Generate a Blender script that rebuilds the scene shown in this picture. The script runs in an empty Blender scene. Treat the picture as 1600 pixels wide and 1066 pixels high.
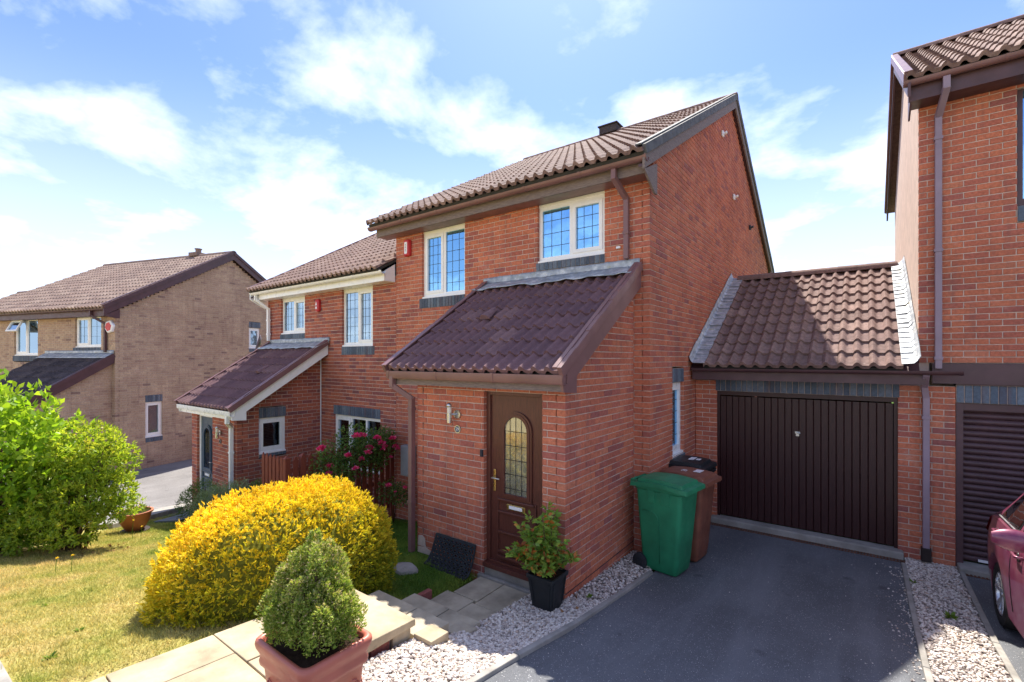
import bpy, bmesh, math, random
import numpy as np
from mathutils import Vector, Matrix
random.seed(7); RNG = np.random.default_rng(11)
SC = bpy.context.scene
COL = SC.collection
R = math.radians

# ------------------------------------------------------------------ camera
F_PX, V0, YAW, CAMZ = 736.0, 560.0, R(36.7), 2.6
cd = bpy.data.cameras.new('camera'); cam = bpy.data.objects.new('camera', cd); COL.objects.link(cam)
cd.sensor_width = 36.0; cd.lens = 36.0 * F_PX / 1600.0
cd.shift_y = (V0 - 533.0) / 1600.0
cd.clip_start = 0.05; cd.clip_end = 3000
cam.location = (0, 0, CAMZ); cam.rotation_euler = (R(90), 0, YAW)
SC.camera = cam
SY, CY = math.sin(YAW), math.cos(YAW)
def proj(x, y, z):
    a = x * CY + y * SY; t = -x * SY + y * CY
    if t < 0.2: return None
    return 800 + F_PX * a / t, V0 - F_PX * (z - CAMZ) / t, t

# ------------------------------------------------------------------ light
SUN_DIR = Vector((-0.335, 0.575, 1.0)).normalized()
ELEV = math.asin(SUN_DIR.z); AZ = math.atan2(SUN_DIR.x, SUN_DIR.y)
w = bpy.data.worlds.new('World'); SC.world = w; w.use_nodes = True
nt = w.node_tree; nt.nodes.clear()
def N(t, kind, **kw):
    n = t.nodes.new(kind)
    for k, v in kw.items():
        if k.startswith('i_'):
            n.inputs[k[2:].replace('_', ' ')].default_value = v
        else: setattr(n, k, v)
    return n
def L(t, a, b): t.links.new(a, b)
sky = N(nt, 'ShaderNodeTexSky', sky_type='NISHITA', sun_disc=False, sun_elevation=ELEV, sun_rotation=AZ,
        altitude=50, air_density=1.0, dust_density=0.6, ozone_density=2.0)
tc = N(nt, 'ShaderNodeTexCoord')
sep = N(nt, 'ShaderNodeSeparateXYZ'); L(nt, tc.outputs['Generated'], sep.inputs[0])
zc = N(nt, 'ShaderNodeMath', operation='MAXIMUM'); L(nt, sep.outputs['Z'], zc.inputs[0]); zc.inputs[1].default_value = 0.0
za = N(nt, 'ShaderNodeMath', operation='ADD'); L(nt, zc.outputs[0], za.inputs[0]); za.inputs[1].default_value = 0.22
dx = N(nt, 'ShaderNodeMath', operation='DIVIDE'); L(nt, sep.outputs['X'], dx.inputs[0]); L(nt, za.outputs[0], dx.inputs[1])
dy = N(nt, 'ShaderNodeMath', operation='DIVIDE'); L(nt, sep.outputs['Y'], dy.inputs[0]); L(nt, za.outputs[0], dy.inputs[1])
cv = N(nt, 'ShaderNodeCombineXYZ'); L(nt, dx.outputs[0], cv.inputs[0]); L(nt, dy.outputs[0], cv.inputs[1]); cv.inputs[2].default_value = 18.3
n1 = N(nt, 'ShaderNodeTexNoise', i_Scale=2.0, i_Detail=10.0, i_Roughness=0.57, i_Distortion=0.15); L(nt, cv.outputs[0], n1.inputs['Vector'])
rp = N(nt, 'ShaderNodeValToRGB'); L(nt, n1.outputs['Fac'], rp.inputs[0])
rp.color_ramp.elements[0].position = 0.475; rp.color_ramp.elements[0].color = (0, 0, 0, 1)
rp.color_ramp.elements[1].position = 0.74; rp.color_ramp.elements[1].color = (1, 1, 1, 1)
# thin haze veil that thickens towards the horizon all round
hz = N(nt, 'ShaderNodeMapRange'); L(nt, zc.outputs[0], hz.inputs[0])
hz.inputs[1].default_value = 0.0; hz.inputs[2].default_value = 0.50; hz.inputs[3].default_value = 0.92; hz.inputs[4].default_value = 0.05
hz.interpolation_type = 'SMOOTHSTEP'
gain = N(nt, 'ShaderNodeMix', data_type='RGBA', blend_type='MULTIPLY'); gain.inputs[0].default_value = 1.0
L(nt, sky.outputs[0], gain.inputs[6]); gain.inputs[7].default_value = (0.285, 0.35, 0.53, 1)
mixh = N(nt, 'ShaderNodeMix', data_type='RGBA'); L(nt, hz.outputs[0], mixh.inputs[0]); L(nt, gain.outputs[2], mixh.inputs[6]); mixh.inputs[7].default_value = (2.65, 2.95, 3.45, 1)
m8 = N(nt, 'ShaderNodeMath', operation='MULTIPLY'); L(nt, rp.outputs[0], m8.inputs[0]); m8.inputs[1].default_value = 0.72
mixc = N(nt, 'ShaderNodeMix', data_type='RGBA'); L(nt, m8.outputs[0], mixc.inputs[0]); L(nt, mixh.outputs[2], mixc.inputs[6]); mixc.inputs[7].default_value = (4.9, 5.0, 5.2, 1)
bg = N(nt, 'ShaderNodeBackground'); L(nt, mixc.outputs[2], bg.inputs[0]); bg.inputs[1].default_value = 0.15
wo = N(nt, 'ShaderNodeOutputWorld'); L(nt, bg.outputs[0], wo.inputs[0])
sl = bpy.data.lights.new('sun', 'SUN'); so = bpy.data.objects.new('sun', sl); COL.objects.link(so)
sl.energy = 3.7; sl.angle = R(0.53); sl.color = (1.0, 0.93, 0.82)
so.rotation_euler = SUN_DIR.to_track_quat('Z', 'Y').to_euler(); so.location = (-10, 16, 30)
SC.view_settings.view_transform = 'Standard'; SC.view_settings.look = 'None'
SC.view_settings.exposure = 1.6; SC.view_settings.gamma = 1.0; SC.view_settings.use_curve_mapping = False
SC.cycles.max_bounces = 8; SC.cycles.transparent_max_bounces = 12

# ------------------------------------------------------------------ materials
MATS = {}
def newmat(name):
    m = bpy.data.materials.new(name); m.use_nodes = True
    t = m.node_tree; t.nodes.clear()
    out = N(t, 'ShaderNodeOutputMaterial'); MATS[name] = m
    return m, t, out
def rnd_node(t):
    at = N(t, 'ShaderNodeAttribute', attribute_name='rnd'); oi = N(t, 'ShaderNodeObjectInfo')
    ad = N(t, 'ShaderNodeMath', operation='ADD'); L(t, at.outputs['Fac'], ad.inputs[0]); L(t, oi.outputs['Random'], ad.inputs[1])
    fr = N(t, 'ShaderNodeMath', operation='FRACT'); L(t, ad.outputs[0], fr.inputs[0])
    return fr.outputs[0]
def ramp(t, src, stops, const=False):
    r = N(t, 'ShaderNodeValToRGB'); L(t, src, r.inputs[0]); e = r.color_ramp.elements
    while len(e) < len(stops): e.new(0.5)
    for i, (p, c) in enumerate(stops):
        e[i].position = p; e[i].color = (*c, 1) if len(c) == 3 else c
    if const: r.color_ramp.interpolation = 'CONSTANT'
    return r.outputs[0]
def noise(t, scale, detail=4, rough=0.55, dist=0, coord='Object', stretch=None):
    c = N(t, 'ShaderNodeTexCoord'); n = N(t, 'ShaderNodeTexNoise', i_Scale=scale, i_Detail=detail, i_Roughness=rough, i_Distortion=dist)
    src = c.outputs[coord]
    if coord == 'World':
        pass
    if stretch:
        mp = N(t, 'ShaderNodeMapping'); mp.inputs['Scale'].default_value = stretch; L(t, src, mp.inputs[0]); src = mp.outputs[0]
    L(t, src, n.inputs['Vector']); return n.outputs['Fac']
def wnoise(t, scale, detail=4, rough=0.55, stretch=None):
    g = N(t, 'ShaderNodeNewGeometry'); n = N(t, 'ShaderNodeTexNoise', i_Scale=scale, i_Detail=detail, i_Roughness=rough)
    src = g.outputs['Position']
    if stretch:
        mp = N(t, 'ShaderNodeMapping'); mp.inputs['Scale'].default_value = stretch; L(t, src, mp.inputs[0]); src = mp.outputs[0]
    L(t, src, n.inputs['Vector']); return n.outputs['Fac']
def mul(t, a, b, fac=1.0, mode='MULTIPLY'):
    m = N(t, 'ShaderNodeMix', data_type='RGBA', blend_type=mode)
    if isinstance(fac, (int, float)): m.inputs[0].default_value = fac
    else: L(t, fac, m.inputs[0])
    for i, v in ((6, a), (7, b)):
        if isinstance(v, tuple): m.inputs[i].default_value = (*v, 1) if len(v) == 3 else v
        else: L(t, v, m.inputs[i])
    return m.outputs[2]
def bump(t, h, strength, dist=0.01):
    b = N(t, 'ShaderNodeBump'); b.inputs['Strength'].default_value = strength; b.inputs['Distance'].default_value = dist
    L(t, h, b.inputs['Height']); return b.outputs[0]
def principled(t, out, col, rough=0.6, spec=0.4, metal=0, nrm=None, coat=0):
    p = N(t, 'ShaderNodeBsdfPrincipled')
    if isinstance(col, tuple): p.inputs['Base Color'].default_value = (*col, 1)
    else: L(t, col, p.inputs['Base Color'])
    if isinstance(rough, (int, float)): p.inputs['Roughness'].default_value = rough
    else: L(t, rough, p.inputs['Roughness'])
    p.inputs['Specular IOR Level'].default_value = spec; p.inputs['Metallic'].default_value = metal
    p.inputs['Coat Weight'].default_value = coat; p.inputs['Coat Roughness'].default_value = 0.05
    if nrm is not None: L(t, nrm, p.inputs['Normal'])
    L(t, p.outputs[0], out.inputs[0]); return p
def simple(name, col, rough=0.6, spec=0.4, metal=0, nscale=6, namt=0.25, bscale=60, bstr=0.15, coat=0, big=True):
    m, t, o = newmat(name)
    a = wnoise(t, nscale, 5, 0.6)
    c = mul(t, col, ramp(t, a, [(0.3, (1 - namt,) * 3), (0.7, (1 + namt * .6,) * 3)]))
    b = bump(t, wnoise(t, bscale, 3), bstr, 0.004)
    rr = ramp(t, wnoise(t, nscale * 2.3, 4), [(0.3, (max(0, rough - .08),) * 3), (0.7, (min(1, rough + .08),) * 3)])
    principled(t, o, c, rr, spec, metal, b, coat)
    return m
def brickmat(name, stops, grime=(0.75, 0.72, 0.7)):
    m, t, o = newmat(name)
    r = rnd_node(t); c = ramp(t, r, stops, True)
    a = wnoise(t, 34, 5, 0.65); c = mul(t, c, ramp(t, a, [(0.28, (0.68,) * 3), (0.72, (1.22,) * 3)]))
    st = wnoise(t, 1.3, 5, 0.6); c = mul(t, c, ramp(t, st, [(0.35, (0.86, 0.84, 0.84)), (0.6, (1.06,) * 3)]))
    # pale bloom patches
    bl = ramp(t, wnoise(t, 2.6, 6, 0.7), [(0.62, (0, 0, 0)), (0.78, (0.40, 0.40, 0.40))])
    c = mul(t, c, (0.60, 0.46, 0.40), bl, 'MIX')
    # rain streaks and soot
    rs = ramp(t, wnoise(t, 3.2, 5, .6, (2.6, 2.6, .28)), [(.55, (0, 0, 0)), (.75, (.50,) * 3)]); c = mul(t, c, (.17, .085, .08), rs, 'MIX')
    principled(t, o, c, 0.85, 0.25, 0, bump(t, wnoise(t, 130, 4), 0.35, 0.003))
    return m
brickmat('red_brick', [(0, (.53, .172, .094)), (.22, (.47, .148, .088)), (.45, (.50, .160, .092)), (.66, (.43, .135, .090)), (.82, (.38, .122, .092)), (.89, (.52, .186, .108)), (.97, (.32, .108, .092))])
brickmat('dark_red_brick', [(0, (.45, .14, .082)), (.2, (.38, .118, .078)), (.45, (.33, .105, .078)), (.65, (.42, .13, .08)), (.82, (.28, .092, .080)), (.94, (.23, .082, .078))])
brickmat('buff_brick', [(0, (.49, .355, .245)), (.3, (.46, .325, .228)), (.55, (.43, .295, .212)), (.75, (.47, .335, .232)), (.91, (.37, .25, .185)), (.97, (.27, .18, .145))])
brickmat('blue_brick', [(0, (.10, .13, .17)), (.3, (.13, .16, .20)), (.6, (.085, .105, .14)), (.8, (.15, .18, .22))])
simple('mortar', (.58, .46, .39), .95, .1, 0, 9, .25, 160, .5)
simple('buff_mortar', (.46, .38, .32), .95, .1, 0, 9, .25, 160, .5)
def tilemat(name, stops, lichen=.5, moss=.4, blotch=.6):
    m, t, o = newmat(name)
    r = rnd_node(t); c = ramp(t, r, stops)
    c = mul(t, c, ramp(t, wnoise(t, 16, 6, .7), [(0.3, (blotch,) * 3), (0.7, (1 + (1 - blotch) * .6,) * 3)]))
    sp = ramp(t, wnoise(t, 34, 3, .6), [(0.66, (0, 0, 0)), (0.72, (lichen,) * 3)])
    c = mul(t, c, (.38, .36, .33), sp, 'MIX')
    ms = ramp(t, wnoise(t, 5, 6, .7), [(.60, (0, 0, 0)), (.72, (moss,) * 3)]); c = mul(t, c, (.12, .105, .075), ms, 'MIX')
    dk = ramp(t, wnoise(t, 28, 3, .6), [(0.68, (0, 0, 0)), (0.74, (.7,) * 3)])
    c = mul(t, c, (.03, .028, .03), dk, 'MIX')
    principled(t, o, c, .85, .2, 0, bump(t, wnoise(t, 220, 4), .5, .003))
tilemat('brown_tile', [(0, (.17, .11, .098)), (.35, (.22, .14, .122)), (.7, (.185, .118, .108)), (1, (.27, .18, .155))])
tilemat('plum_tile', [(0, (.150, .085, .095)), (.35, (.19, .105, .112)), (.7, (.145, .082, .092)), (1, (.22, .13, .13))], .25, .1, .82)
tilemat('pink_tile', [(0, (.23, .155, .132)), (.35, (.28, .185, .155)), (.7, (.245, .16, .14)), (1, (.33, .23, .195))])
tilemat('buff_tile', [(0, (.23, .165, .145)), (.4, (.28, .20, .17)), (1, (.33, .25, .21))])
tilemat('slate_tile', [(0, (.06, .05, .055)), (.4, (.085, .07, .075)), (1, (.11, .09, .09))])
simple('brown_plastic', (.20, .102, .10), .38, .5, 0, 3, .18, 40, .05)
simple('mauve_plastic', (.27, .20, .25), .42, .5, 0, 3, .15, 40, .05)
simple('plum_board', (.085, .042, .048), .45, .45, 0, 4, .25, 30, .1)
simple('white_plastic', (.86, .86, .85), .3, .5, 0, 3, .06, 40, .03)
simple('cream_plastic', (.72, .69, .60), .35, .5, 0, 3, .1, 40, .03)
def woodmat(name, col, dark, stretch, rough=.6):
    m, t, o = newmat(name)
    a = wnoise(t, 9, 6, .65, stretch); c = mul(t, dark, col, ramp(t, a, [(.32, (0, 0, 0)), (.66, (1, 1, 1))]), 'MIX')
    principled(t, o, c, rough, .35, 0, bump(t, a, .25, .004))
woodmat('grey_wood', (.25, .20, .18), (.12, .09, .085), (1.2, 1.2, 14), .8)
woodmat('door_wood', (.135, .045, .032), (.07, .024, .019), (16, 16, 1.0), .34)
woodmat('garage_wood', (.046, .016, .016), (.026, .009, .010), (14, 14, 1.0), .36)
woodmat('fence_wood', (.24, .055, .03), (.13, .03, .02), (14, 14, 1.0), .7)
def leadmat():
    m, t, o = newmat('lead_flashing')
    c = ramp(t, wnoise(t, 9, 6, .7), [(.3, (.20, .23, .26)), (.5, (.36, .39, .42)), (.68, (.62, .64, .64))])
    ly = ramp(t, wnoise(t, 7, 4), [(.60, (0, 0, 0)), (.70, (.55,) * 3)]); c = mul(t, c, (.34, .32, .16), ly, 'MIX')
    principled(t, o, c, .5, .4, .25, bump(t, wnoise(t, 40, 4), .4, .006))
leadmat()
simple('concrete', (.30, .285, .26), .9, .2, 0, 5, .3, 120, .35)
simple('sandstone_slab', (.42, .345, .235), .9, .2, 0, 4, .35, 90, .35)
simple('grey_slab', (.40, .35, .265), .9, .2, 0, 4, .35, 90, .35)
simple('slate_slab', (.16, .18, .20), .7, .3, 0, 4, .3, 90, .35)
simple('metal_dark', (.04, .03, .028), .6, .4, .4, 8, .3, 60, .3)
simple('rust_grate', (.16, .075, .045), .8, .3, .2, 20, .5, 90, .5)
simple('black_plastic', (.016, .019, .022), .5, .4, 0, 5, .25, 60, .12)
simple('black_rubber', (.026, .029, .034), .75, .3, 0, 8, .3, 90, .3)
simple('green_plastic', (.022, .215, .10), .48, .4, 0, 4, .3, 50, .08)
simple('rust_plastic', (.215, .082, .05), .5, .4, 0, 4, .35, 50, .1)
simple('terracotta', (.44, .125, .085), .42, .5, 0, 5, .14, 60, .1)
simple('terracotta_dark', (.36, .125, .06), .65, .3, 0, 6, .2, 60, .2)
simple('soil', (.045, .028, .018), .95, .1, 0, 20, .5, 60, .8)
simple('steel', (.55, .55, .53), .28, .5, .9, 6, .1, 50, .05)
simple('brass', (.65, .45, .16), .3, .5, .9, 6, .1, 50, .05)
simple('red_plastic', (.52, .025, .03), .4, .5, 0, 4, .1, 40, .03)
simple('label_white', (.78, .78, .80), .5, .4, 0, 4, .08, 40, .03)
simple('lead_came', (.07, .10, .13), .5, .4, .3, 6, .1, 40, .05)
simple('ink', (.03, .03, .04), .6, .3, 0, 4, .05, 40, .02)
simple('verge_grey', (.125, .128, .135), .8, .2, 0, 8, .35, 80, .3)
simple('grey_box', (.30, .31, .33), .5, .4, 0, 6, .15, 40, .05)
simple('blue_door', (.035, .07, .115), .4, .45, 0, 4, .15, 40, .04)
simple('render_dash', (.60, .47, .40), .95, .15, 0, 6, .15, 150, 1.0)
simple('hedge_core', (.16, .16, .02), .9, .1, 0, 30, .5, 60, .8)
simple('bark', (.13, .085, .05), .9, .15, 0, 14, .4, 60, .8)
simple('tyre', (.022, .021, .021), .8, .3, 0, 8, .25, 70, .3)
simple('alloy', (.55, .56, .58), .3, .5, .8, 6, .1, 40, .03)
simple('trim_black', (.012, .012, .014), .45, .4, 0, 6, .2, 60, .1)
simple('pale_obscure', (.62, .62, .55), .5, .3, 0, 5, .3, 40, .1)
simple('curtain', (.85, .87, .90), .9, .1, 0, 6, .06, 40, .05)
simple('dark_room', (.05, .048, .045), .9, .1, 0, 6, .2, 40, .05)
def paint():
    m, t, o = newmat('car_paint')
    c = mul(t, (.175, .02, .065), ramp(t, wnoise(t, 2.2, 4), [(.3, (.9,) * 3), (.7, (1.1,) * 3)]))
    dust = ramp(t, wnoise(t, 5, 6, .7), [(.4, (0, 0, 0)), (.8, (.35,) * 3)]); c = mul(t, c, (.42, .30, .30), dust, 'MIX')
    principled(t, o, c, .38, .5, .25, None, .7)
paint()
def glass(name, refl, tint=(.9, .95, 1.0), dark=(.5, .55, .6)):
    m, t, o = newmat(name)
    g = N(t, 'ShaderNodeBsdfGlossy'); g.inputs['Color'].default_value = (*tint, 1); g.inputs['Roughness'].default_value = .015
    wv = bump(t, wnoise(t, 2.6, 2), .14, .02); L(t, wv, g.inputs['Normal'])
    tr = N(t, 'ShaderNodeBsdfTransparent'); tr.inputs['Color'].default_value = (*dark, 1)
    fr = N(t, 'ShaderNodeFresnel'); fr.inputs[0].default_value = 1.5
    ad = N(t, 'ShaderNodeMath', operation='ADD', use_clamp=True); L(t, fr.outputs[0], ad.inputs[0]); ad.inputs[1].default_value = refl
    mi = N(t, 'ShaderNodeMixShader'); L(t, ad.outputs[0], mi.inputs[0]); L(t, tr.outputs[0], mi.inputs[1]); L(t, g.outputs[0], mi.inputs[2])
    L(t, mi.outputs[0], o.inputs[0])
glass('window_glass', .60, (.32, .66, 1.0), (.75, .8, .85)); glass('pale_glass', .45, (.62, .80, .95)); glass('door_glass', .07, (.95, .97, 1.0), (.9, .9, .88)); glass('car_glass', .2, (1, 1, 1), (.12, .13, .14)); glass('dim_glass', .04, (.8, .9, 1.0), (.75, .8, .84))  # window and pale panes: sky-blue reflection put into the gloss tint
def leafmat(name, stops, trans=.35, rough=.55, nscale=3):
    m, t, o = newmat(name)
    r = N(t, 'ShaderNodeAttribute', attribute_name='rnd').outputs['Fac']; c = ramp(t, r, stops)
    c = mul(t, c, ramp(t, wnoise(t, nscale, 4), [(.3, (.82,) * 3), (.7, (1.15,) * 3)]))
    p = N(t, 'ShaderNodeBsdfPrincipled'); L(t, c, p.inputs['Base Color']); p.inputs['Roughness'].default_value = rough; p.inputs['Specular IOR Level'].default_value = .3
    tl = N(t, 'ShaderNodeBsdfTranslucent'); L(t, mul(t, c, (1.25, 1.2, .6)), tl.inputs['Color'])
    mi = N(t, 'ShaderNodeMixShader'); mi.inputs[0].default_value = trans
    L(t, p.outputs[0], mi.inputs[1]); L(t, tl.outputs[0], mi.inputs[2]); L(t, mi.outputs[0], o.inputs[0])
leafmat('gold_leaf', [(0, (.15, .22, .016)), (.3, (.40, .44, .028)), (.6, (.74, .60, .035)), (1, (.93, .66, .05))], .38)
leafmat('conifer_leaf', [(0, (.13, .22, .035)), (.4, (.27, .37, .06)), (.7, (.42, .46, .11)), (.88, (.62, .55, .28)), (1, (.62, .47, .32))], .34)
leafmat('laurel_leaf', [(0, (.13, .27, .02)), (.5, (.25, .42, .03)), (1, (.42, .55, .05))], .48, .38)
leafmat('azalea_leaf', [(0, (.16, .28, .03)), (.5, (.30, .42, .04)), (.85, (.46, .52, .055)), (1, (.48, .42, .07))], .48, .45)
leafmat('potted_leaf', [(0, (.13, .25, .035)), (.45, (.22, .36, .055)), (.82, (.34, .44, .08)), (.88, (.55, .20, .04)), (1, (.42, .11, .03))], .35, .45)
leafmat('rose_leaf', [(0, (.05, .12, .028)), (.6, (.10, .19, .04)), (1, (.17, .26, .06))], .3, .45)
leafmat('hebe_leaf', [(0, (.16, .24, .13)), (.6, (.26, .34, .19)), (1, (.34, .42, .24))], .25)
leafmat('rose_petal', [(0, (.70, .025, .17)), (.6, (.86, .06, .30)), (1, (.90, .28, .48))], .4, .6)
leafmat('weed_leaf', [(0, (.13, .24, .03)), (1, (.22, .32, .05))], .35)
leafmat('dry_leaf', [(0, (.20, .09, .04)), (1, (.36, .20, .10))], .15)
leafmat('yellow_flower', [(0, (.75, .52, .02)), (1, (.8, .6, .05))], .2)
def lawn_colour(t):
    g = N(t, 'ShaderNodeNewGeometry'); s = N(t, 'ShaderNodeSeparateXYZ'); L(t, g.outputs['Position'], s.inputs[0])
    # how parched: dry over the open front, greener by the house and the borders
    a = N(t, 'ShaderNodeMath', operation='MULTIPLY_ADD'); L(t, s.outputs['Y'], a.inputs[0]); a.inputs[1].default_value = -.20; a.inputs[2].default_value = .98
    b = N(t, 'ShaderNodeMath', operation='MULTIPLY_ADD'); L(t, s.outputs['X'], b.inputs[0]); b.inputs[1].default_value = -.035; L(t, a.outputs[0], b.inputs[2])
    n = wnoise(t, 1.6, 6, .68); nn = N(t, 'ShaderNodeMath', operation='MULTIPLY_ADD'); L(t, n, nn.inputs[0]); nn.inputs[1].default_value = 1.6; L(t, b.outputs[0], nn.inputs[2])
    d = N(t, 'ShaderNodeMath', operation='SUBTRACT', use_clamp=True); L(t, nn.outputs[0], d.inputs[0]); d.inputs[1].default_value = 1.03
    return d.outputs[0]
def lawnmat():
    m, t, o = newmat('lawn_grass')
    d = lawn_colour(t)
    c = ramp(t, d, [(0, (.075, .14, .022)), (.35, (.19, .24, .04)), (.65, (.38, .34, .10)), (1, (.50, .39, .16))])
    c = mul(t, c, ramp(t, wnoise(t, 90, 4, .7), [(.3, (.6,) * 3), (.7, (1.25,) * 3)]))
    principled(t, o, c, .95, .1, 0, bump(t, wnoise(t, 120, 4, .7), .8, .02))
    m, t, o = newmat('grass_blade')
    d = lawn_colour(t); r = rnd_node(t)
    c1 = ramp(t, d, [(0, (.11, .21, .028)), (.35, (.25, .32, .05)), (.65, (.50, .44, .13)), (1, (.64, .49, .21))])
    c1 = mul(t, c1, ramp(t, r, [(0, (.6, .7, .6)), (.8, (1.15,) * 3), (1, (1.5, 1.35, 1.2))]))
    p = N(t, 'ShaderNodeBsdfPrincipled'); L(t, c1, p.inputs['Base Color']); p.inputs['Roughness'].default_value = .7; p.inputs['Specular IOR Level'].default_value = .2
    tl = N(t, 'ShaderNodeBsdfTranslucent'); L(t, c1, tl.inputs[0]); mi = N(t, 'ShaderNodeMixShader'); mi.inputs[0].default_value = .3
    L(t, p.outputs[0], mi.inputs[1]); L(t, tl.outputs[0], mi.inputs[2]); L(t, mi.outputs[0], o.inputs[0])
lawnmat()
def asphalt(name, col, speck):
    m, t, o = newmat(name)
    c = mul(t, col, ramp(t, wnoise(t, .9, 6, .65), [(.3, (.78,) * 3), (.7, (1.22,) * 3)]))
    c = mul(t, c, ramp(t, wnoise(t, 180, 3, .7), [(.3, (.55,) * 3), (.7, (1.5,) * 3)]))
    vo = N(t, 'ShaderNodeTexVoronoi', i_Scale=75.0); g = N(t, 'ShaderNodeNewGeometry'); L(t, g.outputs['Position'], vo.inputs['Vector'])
    sp = ramp(t, vo.outputs['Distance'], [(.16, (1, 1, 1)), (.28, (0, 0, 0))])
    pick = ramp(t, vo.outputs['Color'], [(.62, (0, 0, 0)), (.72, (1, 1, 1))])
    c = mul(t, c, speck, mul(t, sp, pick), 'MIX')
    # wheel tracks and spills
    tk = ramp(t, wnoise(t, 1.1, 4, .6, (2.2, .25, 1)), [(.48, (0, 0, 0)), (.68, (.5,) * 3)]); c = mul(t, c, tuple(v * 1.7 for v in col), tk, 'MIX')
    ol = ramp(t, wnoise(t, 2.3, 3, .5), [(.66, (0, 0, 0)), (.72, (.55,) * 3)]); c = mul(t, c, tuple(v * .4 for v in col), ol, 'MIX')
    h = wnoise(t, 150, 4, .7)
    principled(t, o, c, .85, .3, 0, bump(t, h, .9, .006))
asphalt('asphalt', (.112, .118, .130), (.55, .55, .56)); asphalt('old_asphalt', (.165, .158, .155), (.3, .3, .3))
def gravelmat():
    m, t, o = newmat('gravel_stone')
    r = rnd_node(t)
    c = ramp(t, r, [(0, (.20, .17, .15)), (.25, (.42, .36, .32)), (.5, (.60, .54, .49)), (.8, (.74, .69, .63)), (1, (.45, .33, .25))])
    principled(t, o, c, .8, .3, 0, bump(t, wnoise(t, 300, 3), .3, .003))
    m, t, o = newmat('gravel_bed')
    c = ramp(t, wnoise(t, 70, 4, .7), [(.3, (.10, .085, .075)), (.7, (.36, .31, .27))]); principled(t, o, c, .95, .1, 0, bump(t, wnoise(t, 80, 3), .9, .02))
gravelmat()

# ------------------------------------------------------------------ mesh helpers
class Ctx:
    root = None; loc = Vector((0, 0, 0)); mirror = None; dz = 0.0; rot = 0.0
C = Ctx()
def tl(p):                                  # design point -> point in the root's own frame
    x, y, z = p
    if C.mirror is not None: x = 2 * C.mirror - x
    return (x - C.loc.x, y - C.loc.y, z + C.dz - C.loc.z)
def to_world(lp):
    if C.rot:
        c, s = math.cos(C.rot), math.sin(C.rot)
        return (C.wloc[0] + c * lp[0] - s * lp[1], C.wloc[1] + s * lp[0] + c * lp[1], C.wloc[2] + lp[2])
    return (C.wloc[0] + lp[0], C.wloc[1] + lp[1], C.wloc[2] + lp[2])
def tag(o, label=None, cat=None, group=None, kind=None):
    if label: o['label'] = label
    if cat: o['category'] = cat
    if group: o['group'] = group
    if kind: o['kind'] = kind
    return o
def thing(name, label, cat, loc, group=None, rotz=0.0, design_world=True, mirror=None, dz=0.0):
    o = bpy.data.objects.new(name, None); COL.objects.link(o); o.empty_display_size = .2
    o.location = loc; o.rotation_euler = (0, 0, rotz); tag(o, label, cat, group)
    C.root = o; C.mirror = mirror; C.dz = dz; C.rot = rotz; C.wloc = tuple(loc)
    C.loc = Vector(loc) if design_world else Vector((0, 0, 0))
    return o
def world_ctx():
    C.root = None; C.loc = Vector((0, 0, 0)); C.mirror = None; C.dz = 0.0; C.rot = 0.0; C.wloc = (0, 0, 0)
world_ctx()
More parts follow.
